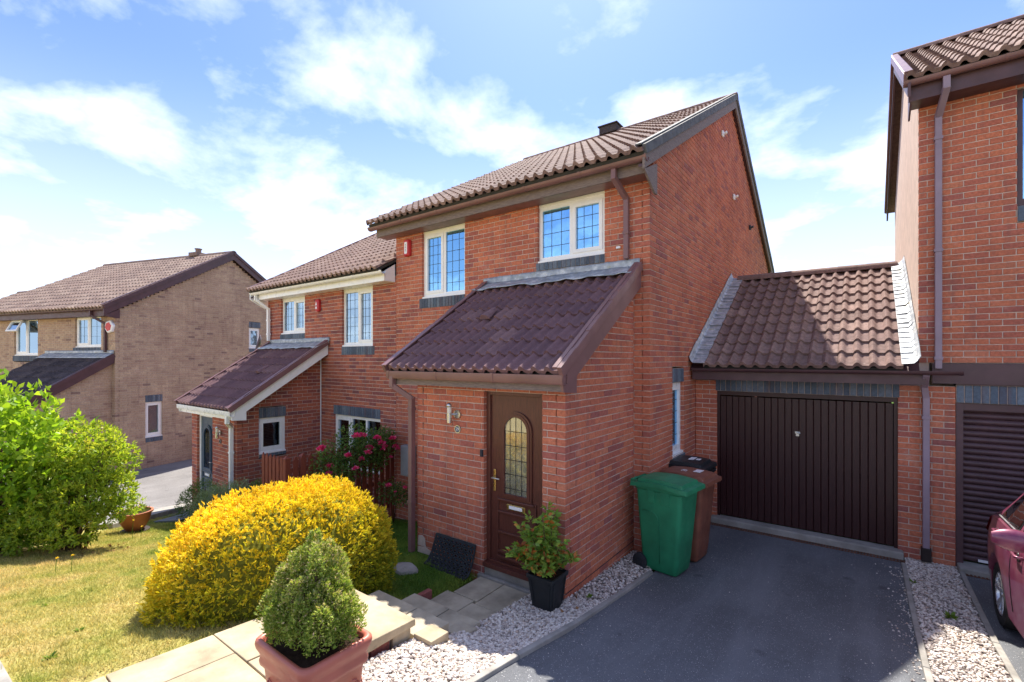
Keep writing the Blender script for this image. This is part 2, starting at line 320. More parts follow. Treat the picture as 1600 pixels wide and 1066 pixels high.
class MB:
    def __init__(s): s.v = []; s.f = []; s.r = []
    def add(s, vs, fs, r=0.0):
        b = len(s.v); s.v += [tuple(p) for p in vs]
        s.f += [tuple(i + b for i in f) for f in fs]; s.r += [r] * len(fs); return s
    def box(s, a, b, r=0.0):
        x0, y0, z0 = a; x1, y1, z1 = b
        if x0 > x1: x0, x1 = x1, x0
        if y0 > y1: y0, y1 = y1, y0
        if z0 > z1: z0, z1 = z1, z0
        return s.add([(x0, y0, z0), (x1, y0, z0), (x1, y1, z0), (x0, y1, z0), (x0, y0, z1), (x1, y0, z1), (x1, y1, z1), (x0, y1, z1)],
                     [(0, 3, 2, 1), (4, 5, 6, 7), (0, 1, 5, 4), (1, 2, 6, 5), (2, 3, 7, 6), (3, 0, 4, 7)], r)
    def obox(s, o, u, v, w_, r=0.0):
        o, u, v, w_ = map(Vector, (o, u, v, w_))
        fl = u.cross(v).dot(w_) < 0
        P = [o, o + u, o + u + v, o + v, o + w_, o + u + w_, o + u + v + w_, o + v + w_]
        fs = [(0, 3, 2, 1), (4, 5, 6, 7), (0, 1, 5, 4), (1, 2, 6, 5), (2, 3, 7, 6), (3, 0, 4, 7)]
        return s.add(P, [f[::-1] for f in fs] if fl else fs, r)
    def bar(s, p, q, wd, h, up=(0, 0, 1), r=0.0):
        p, q = Vector(p), Vector(q); d = (q - p); up = Vector(up)
        sd = d.cross(up).normalized() * wd; u2 = sd.cross(d).normalized() * h
        return s.obox(p - sd / 2 - u2 / 2, d, sd, u2, r)
    def prism(s, poly, off, r=0.0):
        n = len(poly); off = Vector(off); a = [Vector(p) for p in poly]; b = [p + off for p in a]
        nrm = Vector((0, 0, 0))
        for i in range(n): nrm += a[i].cross(a[(i + 1) % n])
        fs = [tuple(range(n)), tuple(range(2 * n - 1, n - 1, -1))] + [(i, n + i, n + (i + 1) % n, (i + 1) % n) for i in range(n)]
        if nrm.dot(off) > 0: fs = [f[::-1] for f in fs]
        return s.add(a + b, fs, r)
    def tube(s, pts, rad, n=10, r=0.0, caps=True):
        P = [Vector(p) for p in pts]; rings = []
        for i, p in enumerate(P):
            d = (P[min(i + 1, len(P) - 1)] - P[max(i - 1, 0)]).normalized()
            up = Vector((0, 0, 1)) if abs(d.z) < .9 else Vector((1, 0, 0))
            a = d.cross(up).normalized(); b = a.cross(d).normalized()
            rr = rad[i] if isinstance(rad, (list, tuple)) else rad
            rings.append([p + (a * math.cos(2 * math.pi * k / n) + b * math.sin(2 * math.pi * k / n)) * rr for k in range(n)])
        vs = [q for g in rings for q in g]; fs = []
        for i in range(len(P) - 1):
            for k in range(n):
                fs.append((i * n + k, (i + 1) * n + k, (i + 1) * n + (k + 1) % n, i * n + (k + 1) % n))
        if caps: fs += [tuple(range(n)), tuple(range(len(vs) - 1, len(vs) - n - 1, -1))]
        return s.add(vs, fs, r)
    def loft(s, rings, r=0.0, cap0=True, cap1=True):
        n = len(rings[0]); vs = [q for g in rings for q in g]; fs = []
        for i in range(len(rings) - 1):
            for k in range(n): fs.append((i * n + k, i * n + (k + 1) % n, (i + 1) * n + (k + 1) % n, (i + 1) * n + k))
        if cap0: fs.append(tuple(range(n - 1, -1, -1)))
        if cap1: fs.append(tuple(range(len(vs) - n, len(vs))))
        return s.add(vs, fs, r)
    def lathe(s, prof, c=(0, 0, 0), n=28, r=0.0):
        rings = [[(c[0] + rr * math.cos(2 * math.pi * k / n), c[1] + rr * math.sin(2 * math.pi * k / n), c[2] + z) for k in range(n)] for rr, z in prof]
        return s.loft(rings, r)
    def build(s, name, mat, parent=None, smooth=False, raw=False, bevel=0):
        vs = s.v if raw else [tl(p) for p in s.v]
        fs = s.f if (raw or C.mirror is None) else [f[::-1] for f in s.f]
        me = bpy.data.meshes.new(name); me.from_pydata(vs, [], fs)
        if any(s.r):
            at = me.attributes.new('rnd', 'FLOAT', 'FACE'); at.data.foreach_set('value', s.r)
        if smooth: me.shade_smooth() if smooth is True else me.set_sharp_from_angle(angle=R(smooth))
        me.materials.append(MATS[mat]); o = bpy.data.objects.new(name, me); COL.objects.link(o)
        o.parent = parent if parent is not None else C.root
        if bevel:
            b = o.modifiers.new('bevel', 'BEVEL'); b.width = bevel; b.segments = 2; b.limit_method = 'ANGLE'; b.angle_limit = R(40)
        return o
def struct(o): o['kind'] = 'structure'; return o
def rrect(cx, cy, z, sx, sy, rad, n=4):
    pts = []
    for (qx, qy, a0) in ((1, 1, 0), (-1, 1, 90), (-1, -1, 180), (1, -1, 270)):
        for i in range(n + 1):
            a = R(a0 + 90 * i / n); pts.append((cx + qx * (sx / 2 - rad) + rad * math.cos(a), cy + qy * (sy / 2 - rad) + rad * math.sin(a), z))
    return pts
def np_mesh(name, verts, faces_n, mat, parent=None, rnd=None, smooth=False):
    """verts (N,3) array already in the parent's frame; faces are consecutive n-gons, or an index array (M,n)"""
    me = bpy.data.meshes.new(name)
    if isinstance(faces_n, int): idx = np.arange(len(verts), dtype=np.int32).reshape(-1, faces_n)
    else: idx = np.asarray(faces_n, dtype=np.int32)
    m, n = idx.shape
    me.vertices.add(len(verts)); me.vertices.foreach_set('co', np.asarray(verts, dtype=np.float32).ravel())
    me.loops.add(m * n); me.loops.foreach_set('vertex_index', idx.ravel())
    me.polygons.add(m); me.polygons.foreach_set('loop_start', np.arange(0, m * n, n, dtype=np.int32)); me.polygons.foreach_set('loop_total', np.full(m, n, dtype=np.int32))
    if rnd is not None:
        at = me.attributes.new('rnd', 'FLOAT', 'FACE'); at.data.foreach_set('value', np.asarray(rnd, dtype=np.float32))
    me.update(calc_edges=True)
    if smooth: me.shade_smooth()
    me.materials.append(MATS[mat]); o = bpy.data.objects.new(name, me); COL.objects.link(o); o.parent = parent
    return o
def text_mesh(s, size, name, mat, parent, loc, rot, ext=.001):
    cu = bpy.data.curves.new('t', 'FONT'); cu.body = s; cu.size = size; cu.align_x = 'CENTER'; cu.align_y = 'CENTER'; cu.extrude = ext
    o = bpy.data.objects.new('t', cu); COL.objects.link(o)
    dg = bpy.context.evaluated_depsgraph_get(); me = bpy.data.meshes.new_from_object(o.evaluated_get(dg))
    bpy.data.objects.remove(o); me.materials.clear(); me.materials.append(MATS[mat])
    r = bpy.data.objects.new(name, me); COL.objects.link(r); r.parent = parent; r.location = loc; r.rotation_euler = rot
    return r

# ------------------------------------------------------------------ brickwork
CO, BH, BL, JT = .075, .065, .225, .010
class Face:
    """a wall plane: start corner O (x,y), unit direction d along it, outward normal n"""
    def __init__(s, O, d, n): s.O = O; s.d = d; s.n = n
    def P(s, u, out, z): return (s.O[0] + s.d[0] * u + s.n[0] * out, s.O[1] + s.d[1] * u + s.n[1] * out, z)
def courses(face, L_, z0, z1, openings=(), e0=None, e1=None, span=None, bricks=None, mort=None, depth=.1025):
    k = 0; z = z0
    while z + BH <= z1 + 1e-4:
        zb, zt, zm = z + .005, z + .005 + BH, z + .0375
        a, b = 0.0, L_
        if e0 is not None and (k + e0) % 2 == 1: a = .1125
        ph = (k + (e0 or 0)) % 2
        if e1 is not None and (k + e1) % 2 == 1: b = L_ - .1125
        if span:
            sa, sb = span(zt); a, b = max(a, sa), min(b, sb)
        runs = [(a, b)]
        for (o0, o1, oz0, oz1) in openings:
            if oz0 <= zm <= oz1:
                nr = []
                for (p, q) in runs:
                    if o1 <= p or o0 >= q: nr.append((p, q)); continue
                    if o0 > p: nr.append((p, o0))
                    if o1 < q: nr.append((o1, q))
                runs = nr
        for (p, q) in runs:
            if q - p < .02: continue
            # mortar body, 7 mm behind the brick faces
            mort.obox(face.P(p + .004, -.007, z), Vector((face.d[0], face.d[1], 0)) * (q - p - .008), Vector((face.n[0], face.n[1], 0)) * -(depth - .02), (0, 0, CO))
            j = math.floor((p - ph * .1125) / BL) * BL + ph * .1125
            while j < q - .005:
                u0, u1 = max(p, j), min(q, j + BL - JT)
                if j + BL >= q - .03: u1 = q            # stretch the last one to the reveal
                if u1 - u0 > .02: bricks.append((face, u0, u1, zb, depth))
                if u1 >= q: break
                j += BL
        k += 1; z = z0 + k * CO
BRICK_MESH = {}
def brick_piece_mesh(face, ln, dep, mat, hgt):
    key = (round(face.d[0], 3), round(face.d[1], 3), round(face.n[0], 3), round(ln, 3), dep, mat, hgt, C.mirror is not None)
    if key not in BRICK_MESH:
        mb = MB(); e = .004
        d = Vector((*face.d, 0)); n = Vector((*face.n, 0)); zv = Vector((0, 0, 1))
        if C.mirror is not None: d = Vector((-d.x, d.y, 0)); n = Vector((-n.x, n.y, 0))
        h, l = hgt / 2, ln / 2
        back = [d * sx * l + zv * sz * h - n * dep for sx, sz in ((-1, -1), (1, -1), (1, 1), (-1, 1))]
        mid = [d * sx * l + zv * sz * h - n * e for sx, sz in ((-1, -1), (1, -1), (1, 1), (-1, 1))]
        fr = [d * sx * (l - e) + zv * sz * (h - e) for sx, sz in ((-1, -1), (1, -1), (1, 1), (-1, 1))]
        vs = back + mid + fr
        fs = [(8, 9, 10, 11)] + [(i, (i + 1) % 4, 4 + (i + 1) % 4, 4 + i) for i in range(4)] + [(4 + i, 4 + (i + 1) % 4, 8 + (i + 1) % 4, 8 + i) for i in range(4)]
        if d.cross(zv).dot(n) < 0: fs = [f[::-1] for f in fs]
        me = bpy.data.meshes.new('brick'); me.from_pydata([tuple(v) for v in vs], [], fs); me.materials.append(MATS[mat])
        BRICK_MESH[key] = me
    return BRICK_MESH[key]
def lay_bricks(bricks, mat, parent, limit=300, hgt=BH):
    scored = []
    for i, (f, u0, u1, zb, dep) in enumerate(bricks):
        c = tl(f.P((u0 + u1) / 2, 0, zb + hgt / 2)); wp = to_world(c); pr = proj(*wp); s = 0
        if pr and 0 < pr[0] < 1600 and 0 < pr[1] < 1066:
            q = tl(f.P(u1, 0, zb)); q0 = tl(f.P(u0, 0, zb)); a = proj(*to_world(q)); b = proj(*to_world(q0))
            # facing the camera?
            n = Vector(tl(f.P(0, 1, 0))) - Vector(tl(f.P(0, 0, 0)))
            nw = Vector(to_world(n)) - Vector(to_world((0, 0, 0)))
            if nw.dot(Vector((0, 0, CAMZ)) - Vector(wp)) > 0 and a and b: s = abs(a[0] - b[0]) * F_PX * hgt / pr[2]
        scored.append((s, i))
    scored.sort(reverse=True); single = {i for s, i in scored[:limit] if s > 20}
    rest = MB(); e = .004
    for i, (f, u0, u1, zb, dep) in enumerate(bricks):
        ln = u1 - u0
        if i in single:
            o = bpy.data.objects.new('brick', brick_piece_mesh(f, ln, dep, mat, hgt)); COL.objects.link(o); o.parent = parent
            o.location = tl(f.P((u0 + u1) / 2, random.uniform(-.0015, .0025), zb + hgt / 2 + random.uniform(-.001, .001)))
        else:
            d = Vector((*f.d, 0)); n = Vector((*f.n, 0)); zv = Vector((0, 0, 1)); h, l = hgt / 2, ln / 2
            c = Vector(f.P((u0 + u1) / 2, random.uniform(-.0015, .0025), zb + h + random.uniform(-.001, .001)))
            K = ((-1, -1), (1, -1), (1, 1), (-1, 1))
            vs = [c + d * sx * l + zv * sz * h - n * dep for sx, sz in K] + [c + d * sx * l + zv * sz * h - n * e for sx, sz in K] + [c + d * sx * (l - e) + zv * sz * (h - e) for sx, sz in K]
            fs = [(8, 9, 10, 11)] + [(k, (k + 1) % 4, 4 + (k + 1) % 4, 4 + k) for k in range(4)] + [(4 + k, 4 + (k + 1) % 4, 8 + (k + 1) % 4, 8 + k) for k in range(4)]
            if d.cross(zv).dot(n) < 0: fs = [q[::-1] for q in fs]
            rest.add(vs, fs, random.random() * .98 + .01)
    if rest.f:
        o = rest.build('brickwork', mat, parent); o['kind'] = 'stuff'
def soldiers(face, u0, u1, z0, z1, proud, parent, name='lintel', mat='blue_brick', out2=None):
    """a row of upright bricks: a mortar strip with each brick on it; out2 makes a sloping sill"""
    mo = MB(); mo.obox(face.P(u0, proud - .012, z0), Vector((*face.d, 0)) * (u1 - u0), Vector((*face.n, 0)) * -.08, (0, 0, z1 - z0))
    p = mo.build(name, 'mortar', parent)
    n = max(1, round((u1 - u0) / .075)); wv = (u1 - u0) / n; bl = []
    for i in range(n): bl.append((face, u0 + i * wv + .004, u0 + (i + 1) * wv - .004, z0 + .003, .09))
    for (f, a, b, zb, dep) in bl:
        o = bpy.data.objects.new('brick', brick_piece_mesh(f, round(b - a, 3), dep, mat, round(z1 - z0 - .006, 3))); COL.objects.link(o); o.parent = p
        o.location = tl(f.P((a + b) / 2, proud + random.uniform(-.002, .002), (z0 + z1) / 2))
    return p

# ------------------------------------------------------------------ windows
def window(face, u0, u1, z0, z1, lights, parent, rec=.055, fr='white_plastic', glass_m='window_glass', leads=(2, 4), curtain=True, head=0.0, blind=False):
    """lights: list of (fraction_start, fraction_end, sash?); outer frame fr; panes and leading are pieces of the window"""
    fw = .055; mb = MB(); dv = Vector((*face.d, 0)); nv = Vector((*face.n, 0))
    def bx(a, b, za, zb, out, th): mb.obox(face.P(a, out, za), dv * (b - a), nv * -th, (0, 0, zb - za))
    if head: bx(u0, u1, z1 - head, z1, -rec + .01, .05); z1 = z1 - head
    bx(u0, u0 + fw, z0, z1, -rec, .06); bx(u1 - fw, u1, z0, z1, -rec, .06)
    bx(u0 + fw, u1 - fw, z1 - fw, z1, -rec, .06); bx(u0 + fw, u1 - fw, z0, z0 + fw, -rec, .06)
    bx(u0 - .0, u1 + .0, z0 - .03, z0 - .001, -rec + .045, .10)      # projecting cill
    W = u1 - u0; gl = []
    for i, (a, b, sash) in enumerate(lights):
        ua, ub = u0 + W * a, u0 + W * b
        ua = max(ua, u0 + fw); ub = min(ub, u1 - fw); za, zb = z0 + fw, z1 - fw
        if i > 0: bx(ua - .028, ua + .028, za, zb, -rec - .001, .055); ua += .028
        if i < len(lights) - 1: ub -= .028
        if sash:
            s = .05; bx(ua, ua + s, za, zb, -rec + .014, .05); bx(ub - s, ub, za, zb, -rec + .014, .05)
            bx(ua + s, ub - s, za, za + s, -rec + .014, .05); bx(ua + s, ub - s, zb - s, zb, -rec + .014, .05)
            ua, ub, za, zb = ua + s, ub - s, za + s, zb - s
        gl.append((ua, ub, za, zb))
    win = mb.build('window', fr, parent)
    for (ua, ub, za, zb) in gl:
        p = MB(); p.obox(face.P(ua, -rec - .022, za), dv * (ub - ua), nv * -.008, (0, 0, zb - za)); p.build('pane', glass_m, win)
        if leads:
            q = MB(); nvt, nh = leads
            for i in range(nvt):
                u = ua + (ub - ua) * (i + .9) / (nvt + .8); q.obox(face.P(u - .003, -rec - .018, za), dv * .006, nv * -.003, (0, 0, zb - za))
            for i in range(nh):
                z = za + (zb - za) * (i + .85) / (nh + .7); q.obox(face.P(ua, -rec - .0165, z - .003), dv * (ub - ua), nv * -.003, (0, 0, .006))
            q.build('leading', 'lead_came', win)
    if curtain:
        for (ca, cb) in ((u0 + .03, u0 + W * .27), (u1 - W * .16, u1 - .03)):
            q = MB(); n = 36; vs = []
            for i in range(n + 1):
                u = ca + (cb - ca) * i / n; d = -rec - .12 - .025 * math.sin(i * 1.15) - .01 * math.sin(i * 2.7)
                vs += [face.P(u, d, z0), face.P(u, d, z1)]
            q.add(vs, [(2 * i, 2 * i + 2, 2 * i + 3, 2 * i + 1) for i in range(n)]); q.build('curtain', 'curtain', win)
    if blind:
        q = MB(); z = z0 + .03
        while z < z1 - .02:
            q.obox(face.P(u0 + .05, -rec - .062, z), dv * (W - .10), nv * -.012 + Vector((0, 0, .026)), (0, 0, .002)); z += .036
        q.build('blind', 'curtain', win)
    rm = MB(); d_ = .9    # the dim room behind: back, sides, floor, ceiling
    A = lambda u, o, z: face.P(u, o, z)
    rm.add([A(u0 - .2, -.13, z0 - .2), A(u1 + .2, -.13, z0 - .2), A(u1 + .2, -.13, z1 + .2), A(u0 - .2, -.13, z1 + .2), A(u0 - .2, -d_, z0 - .2), A(u1 + .2, -d_, z0 - .2), A(u1 + .2, -d_, z1 + .2), A(u0 - .2, -d_, z1 + .2)],
           [(4, 5, 6, 7), (0, 4, 7, 3), (1, 2, 6, 5), (0, 1, 5, 4), (3, 7, 6, 2)])
    rm.build('room', 'dark_room', win)
    return win

# ------------------------------------------------------------------ roofs
TW, TG = .32, .335          # cover width and gauge of a two-roll tile
TILE_MESH = {}
def tile_mesh(mat, pitch, facing, small=False):
    key = (mat, round(pitch, 4), facing, small)
    if key in TILE_MESH: return TILE_MESH[key]
    n = 9 if small else 17; ln = TG + .05; th = .022; mb = MB(); top, bot = [], []
    prof = []
    for i in range(n):
        u = i / (n - 1); ph = (u * 2) % 1.0
        h = .050 * (max(0.0, math.sin(math.pi * min(1, ph / .55))) ** .9) if ph < .55 else 0.0
        prof.append((u * TW, h))
    prof[-1] = (TW, 0.0)
    # y up the slope, z normal; the tail (y=0) rides on the course below
    cp, sp = math.cos(pitch), math.sin(pitch)
    def tr(x, y, z):      # rotate about x so that y climbs
        yy, zz = y * cp - z * sp, y * sp + z * cp
        return (x, yy * facing, zz)
    for (x, h) in prof: top.append(tr(x, 0, h + th + .024)); 
    for (x, h) in prof: top.append(tr(x, ln, h + th - .012))
    for (x, h) in prof: bot.append(tr(x, 0, h * .9 - .004))
    vs = top + bot; fs = []
    for i in range(n - 1):
        fs.append((i, i + 1, n + i + 1, n + i)); fs.append((2 * n + i, 2 * n + i + 1, i + 1, i))
    fs.append((2 * n, 0, n)); fs.append((n - 1, 3 * n - 1, 2 * n - 1))
    if facing < 0: fs = [f[::-1] for f in fs]
    me = bpy.data.meshes.new('tile'); me.from_pydata(vs, [], fs); me.materials.append(MATS[mat])
    me.shade_smooth(); me.set_sharp_from_angle(angle=R(50)); TILE_MESH[key] = me; return me
def tiled_slope(parent, x0, x1, ye, ze, yr, zr, mat, name='roof', limit=300, jit=.004, small=False):
    """slope climbing from the eave (ye, ze) to the ridge (yr, zr) between x0 and x1"""
    f = 1 if yr > ye else -1
    pitch = math.atan2(zr - ze, abs(yr - ye)); ln = math.hypot(zr - ze, yr - ye)
    d = Vector((0, f * math.cos(pitch), math.sin(pitch))); nn = Vector((0, -f * math.sin(pitch), math.cos(pitch)))
    mb = MB(); o = Vector((x0, ye, ze)) - nn * .05
    mb.obox(o + d * .03, (x1 - x0, 0, 0), d * (ln - .03), nn * .046)
    roof = mb.build(name, 'dark_room', parent)
    nc = round((x1 - x0) / TW); sx = (x1 - x0) / (nc * TW); nr = math.ceil((ln - .03) / TG); me = tile_mesh(mat, pitch, f, small); lst = []
    g = (ln - .06) / nr
    for r_ in range(nr):
        for c_ in range(nc):
            p = Vector((x0 + c_ * TW * sx, ye, ze)) + d * (r_ * g) + nn * random.uniform(0, jit)
            if C.mirror is not None: p.x = 2 * C.mirror - (p.x + TW * sx); q = (p.x - C.loc.x, p.y - C.loc.y, p.z + C.dz - C.loc.z)
            else: q = tl(p)
            lst.append(q)
    def sz(q):
        w_ = to_world((q[0] + .18, q[1], q[2])); pr = proj(*w_)
        return 0 if (not pr or not (-20 < pr[0] < 1620) or not (-20 < pr[1] < 1086)) else 1 / pr[2]
    order = sorted(range(len(lst)), key=lambda i: -sz(lst[i])); keep = [i for i in order[:limit] if sz(lst[i]) > 0]; rest = [i for i in order if i not in set(keep)]
    for i in keep:
        o = bpy.data.objects.new('tile', me); COL.objects.link(o); o.parent = roof; o.location = lst[i]; o.scale.x = sx
        o.rotation_euler = (random.gauss(0, .003), random.gauss(0, .004), random.gauss(0, .002))
    if rest:
        mm = MB(); V = [v.co.copy() for v in me.vertices]; Fc = [tuple(p.vertices) for p in me.polygons]
        for i in rest: mm.add([(v.x * sx + lst[i][0], v.y + lst[i][1], v.z + lst[i][2]) for v in V], Fc, random.random())
        o = mm.build('tiling', mat, roof, smooth=50, raw=True); o['kind'] = 'stuff'
    return roof, pitch, d, nn
def ridge(parent, x0, x1, y, z, mat, rad=.12):
    n = max(1, round((x1 - x0) / .45)); ln = (x1 - x0) / n
    for i in range(n):
        mb = MB(); rings = []
        for xx, rr in ((x0 + i * ln + .004, rad), (x0 + (i + 1) * ln + .012, rad * .97)):
            rings.append([(xx, y + rr * math.cos(R(a)), z - .05 + rr * .85 * math.sin(R(a))) for a in range(0, 181, 20)] + [(xx, y + (rr - .02) * math.cos(R(a)), z - .05 + (rr - .02) * .85 * math.sin(R(a))) for a in range(180, -1, -20)])
        mb.loft(rings); mb.build('ridge_tile', mat, parent, smooth=40)
def gutter(parent, x0, x1, y, z, mat, rad=.055, square=False, brackets=True, name='gutter'):
    mb = MB(); n = 8
    if square:
        sec = [(-rad, rad), (-rad, -rad * .6), (-rad * .7, -rad), (rad * .9, -rad), (rad * .9, rad), (rad * .8, rad), (rad * .8, -rad * .85), (-rad * .6, -rad * .85), (-rad * .88, -rad * .5), (-rad * .88, rad)]
    else:
        sec = [(rad * math.cos(R(180 + 180 * i / n)), rad * math.sin(R(180 + 180 * i / n))) for i in range(n + 1)]
        sec += [((rad - .005) * math.cos(R(360 - 180 * i / n)), (rad - .005) * math.sin(R(360 - 180 * i / n))) for i in range(n + 1)]
        sec = [(a, b + rad * .4) for a, b in sec]
    mb.loft([[(xx, y + a, z + b) for a, b in sec] for xx in (x0, x1)])
    g = mb.build(name, mat, parent, smooth=40)
    if brackets:
        k = max(2, round((x1 - x0) / .9))
        for i in range(k + 1):
            xx = x0 + .02 + (x1 - x0 - .06) * i / k; q = MB()
            q.loft([[(x_, y + a * 1.09, z + b * 1.09) for a, b in sec[:len(sec) // 2]] + [(x_, y + a * 1.005, z + b * 1.005) for a, b in sec[:len(sec) // 2][::-1]] for x_ in (xx, xx + .035)])
            q.build('bracket', mat, g, smooth=40)
    return g
def downpipe(parent, pts, mat, w_=.065, clips=(), face_n=(0, -1)):
    mb = MB(); P = [Vector(p) for p in pts]
    for a, b in zip(P[:-1], P[1:]):
        d = (b - a).normalized(); e = d * .02
        mb.bar(a - (e if a is not P[0] else e * 0), b + (e if b is not P[-1] else e * 0), w_, w_, (1, 0, 0) if abs(d.z) > .9 else (0, 0, 1))
    o = mb.build('downpipe', mat, parent, bevel=.006)
    for (x, y, z) in clips:
        q = MB(); q.box((x - w_ * .62, y - w_ * .62, z - .02), (x + w_ * .62, y + w_ * .62, z + .02)); q.build('clip', mat, o, bevel=.003)
    return o
def flashing_strip(parent, pts_top, pts_bot, off, name='flashing', seg=14):
    """dressed sheet between two polylines, gently dented"""
    mb = MB(); n = len(pts_top)
    vs = []
    for i in range(n):
        a, b = Vector(pts_top[i]), Vector(pts_bot[i])
        for k in range(5):
            p = a.lerp(b, k / 4); p += Vector(off) * (1 + random.uniform(-.3, .5)); vs.append(tuple(p))
    fs = []
    for i in range(n - 1):
        for k in range(4): fs.append((i * 5 + k, (i + 1) * 5 + k, (i + 1) * 5 + k + 1, i * 5 + k + 1))
    mb.add(vs, fs)
    o = mb.build(name, 'lead_flashing', parent, smooth=True)
    m = o.modifiers.new('solid', 'SOLIDIFY'); m.thickness = .006; m.offset = 0
    return o

# ------------------------------------------------------------------ the ground
def sstep(a, b, x): 
    t = np.clip((x - a) / (b - a), 0, 1); return t * t * (3 - 2 * t)
def zdrive(y): return np.interp(np.asarray(y, dtype=float), [-1, 0, 1.5, 2.61, 3.5, 4.78, 5.23, 6.0, 6.6], [.80, .76, .62, .456, .288, .125, .073, .012, 0])
def zlawn(x, y): return np.clip(.56 + .115 * (x + 4) - .15 * (y - 1.4), -.9, .78)
def gz(x, y):
    x = np.asarray(x, dtype=float); y = np.asarray(y, dtype=float)
    a = zlawn(np.minimum(x, -2.9), y); d = zdrive(y)
    t = sstep(-3.2, -2.1, x); wv = sstep(2.5, 3.5, y) * sstep(-5.4, -4.2, x) * sstep(6.5, 5.0, y); a = a * (1 - wv) + .11 * wv
    z = a * (1 - t) + d * t
    return z + .012 * np.sin(x * 1.7 + .4) * np.sin(y * 1.3) * (x < -4)
def kerb_x(y): return -2.0 + 0 * np.asarray(y, dtype=float)      # left edge of the drive
xs = np.unique(np.concatenate([np.linspace(-400, -30, 14), np.arange(-30, 8.01, .25), np.linspace(10, 400, 14)]))
ys = np.unique(np.concatenate([np.linspace(-400, -12, 14), np.arange(-12, 20.01, .25), np.linspace(24, 500, 14)]))
XX, YY = np.meshgrid(xs, ys); ZZ = gz(XX, YY)
ZZ = np.where((XX > -3.60) & (XX < -2.0) & (YY > 2.4) & (YY < 4.3), np.minimum(ZZ, -.02), ZZ)
ZZ = ZZ - .06 * ((XX > -3.0) & (YY > -9) & (YY < 9)) - .14 * ((XX > -3.72) & (XX <= -1.9) & (YY < 4.3) & (YY > -9)) - .05 * (XX < -11.0) 
vv = np.stack([XX.ravel(), YY.ravel(), ZZ.ravel()], 1); nx, ny = len(xs), len(ys)
ii = (np.arange(ny - 1)[:, None] * nx + np.arange(nx - 1)[None, :]).ravel()
struct(np_mesh('ground', vv, np.stack([ii, ii + 1, ii + nx + 1, ii + nx], 1), 'lawn_grass', smooth=True))
def sheet(name, f0, f1, n, m, zf, mat, off):
    """ruled sheet between curves f0(t), f1(t) (t in 0..1), laid at zf + off"""
    V = []
    for i in range(n + 1):
        a = np.array(f0(i / n)); b = np.array(f1(i / n))
        for k in range(m + 1):
            p = a + (b - a) * k / m; V.append((p[0], p[1], float(zf(p[0], p[1])) + off))
    Fs = []
    for i in range(n):
        for k in range(m): q = i * (m + 1) + k; Fs.append((q, q + 1, q + m + 2, q + m + 1))
    mb = MB(); mb.add(V, Fs)
    nrm = Vector(V[1]) - Vector(V[0]); n2 = Vector(V[m + 1]) - Vector(V[0])
    if nrm.cross(n2).z < 0: mb.f = [f[::-1] for f in mb.f]
    return struct(mb.build(name, mat, smooth=True))
zd = lambda x, y: zdrive(y)
lerp = lambda a, b, t: a + (b - a) * t
sheet('driveway', lambda t: (float(kerb_x(lerp(7.92, -1.0, t))), lerp(7.92, -1.0, t)), lambda t: (.385, lerp(7.92, -1.0, t)), 40, 10, zd, 'asphalt', 0.0)
sheet('driveway', lambda t: (.975 + .03 * t, lerp(7.85, -1.0, t)), lambda t: (7, lerp(7.85, -1.0, t)), 30, 8, zd, 'asphalt', 0.0)
sheet('road', lambda t: (lerp(-60, 40, t), -1.0), lambda t: (lerp(-60, 40, t), -7.5), 60, 6, lambda x, y: max(-.85, .78 + .115 * min(0, x + 3.5)), 'old_asphalt', 0.004)
def gravel_z(x, y):
    k = kerb_x(np.asarray(y)) - .03; t = np.clip((np.asarray(x) - (k - .5)) / .5, 0, 1); t = t * t
    return np.interp(np.asarray(y, dtype=float), [1, 2.5, 3.2, 4.2, 6], [.60, .42, .21, .14, .08]) * (1 - t) + (zdrive(y) + .015) * t
sheet('gravel_bed', lambda t: (-2.78 if lerp(5.9, -.6, t) < 4.1 else -2.44, lerp(5.9, -.6, t)), lambda t: (float(kerb_x(lerp(5.9, -.6, t))) - .03, lerp(5.9, -.6, t)), 26, 6, gravel_z, 'gravel_bed', -.006)
sheet('gravel_bed', lambda t: (.43, lerp(7.96, -.6, t)), lambda t: (.925 + .03 * t, lerp(7.96, -.6, t)), 40, 4, zd, 'gravel_bed', .006)
# kerb edgings, each length a piece of its own
def edging(xf, y0, y1, step, w_, h, zf, mat='concrete'):
    y = y0
    while y > y1:
        ya, yb = y, max(y1, y - step + .006); xa, xb = float(xf(ya)), float(xf(yb)); za, zb_ = float(zf(xa, ya)), float(zf(xb, yb))
        mb = MB(); mb.loft([[(xa - w_ / 2, ya, za - .08), (xa + w_ / 2, ya, za - .08), (xa + w_ / 2, ya, za + h), (xa - w_ / 2, ya, za + h)],
                            [(xb - w_ / 2, yb, zb_ - .08), (xb + w_ / 2, yb, zb_ - .08), (xb + w_ / 2, yb, zb_ + h), (xb - w_ / 2, yb, zb_ + h)]])
        struct(mb.build('kerb', mat, bevel=.008)); y -= step
edging(lambda y: kerb_x(y) - .01, 5.45, -.6, .9, .05, .035, zd)
edging(lambda y: .408, 7.70, -.6, .9, .048, .03, zd)
edging(lambda y: .955 + .003 * (7.8 - y), 7.80, -.6, .9, .05, .03, zd)
# low kerb where the front lawn meets the pavement
mb = MB(); mb.loft([[(x, .40, float(zlawn(x, .5)) - .1), (x, .46, float(zlawn(x, .5)) - .1), (x, .46, float(zlawn(x, .5)) + .03), (x, .40, float(zlawn(x, .5)) + .03)] for x in np.linspace(-12, -3.8, 14)])
struct(mb.build('kerb', 'concrete', bevel=.01))
sheet('pavement', lambda t: (lerp(-14, -3.7, t), .40), lambda t: (lerp(-14, -3.7, t), -1.0), 20, 3, lambda x, y: zlawn(x, .5) - .03, 'old_asphalt', .012)
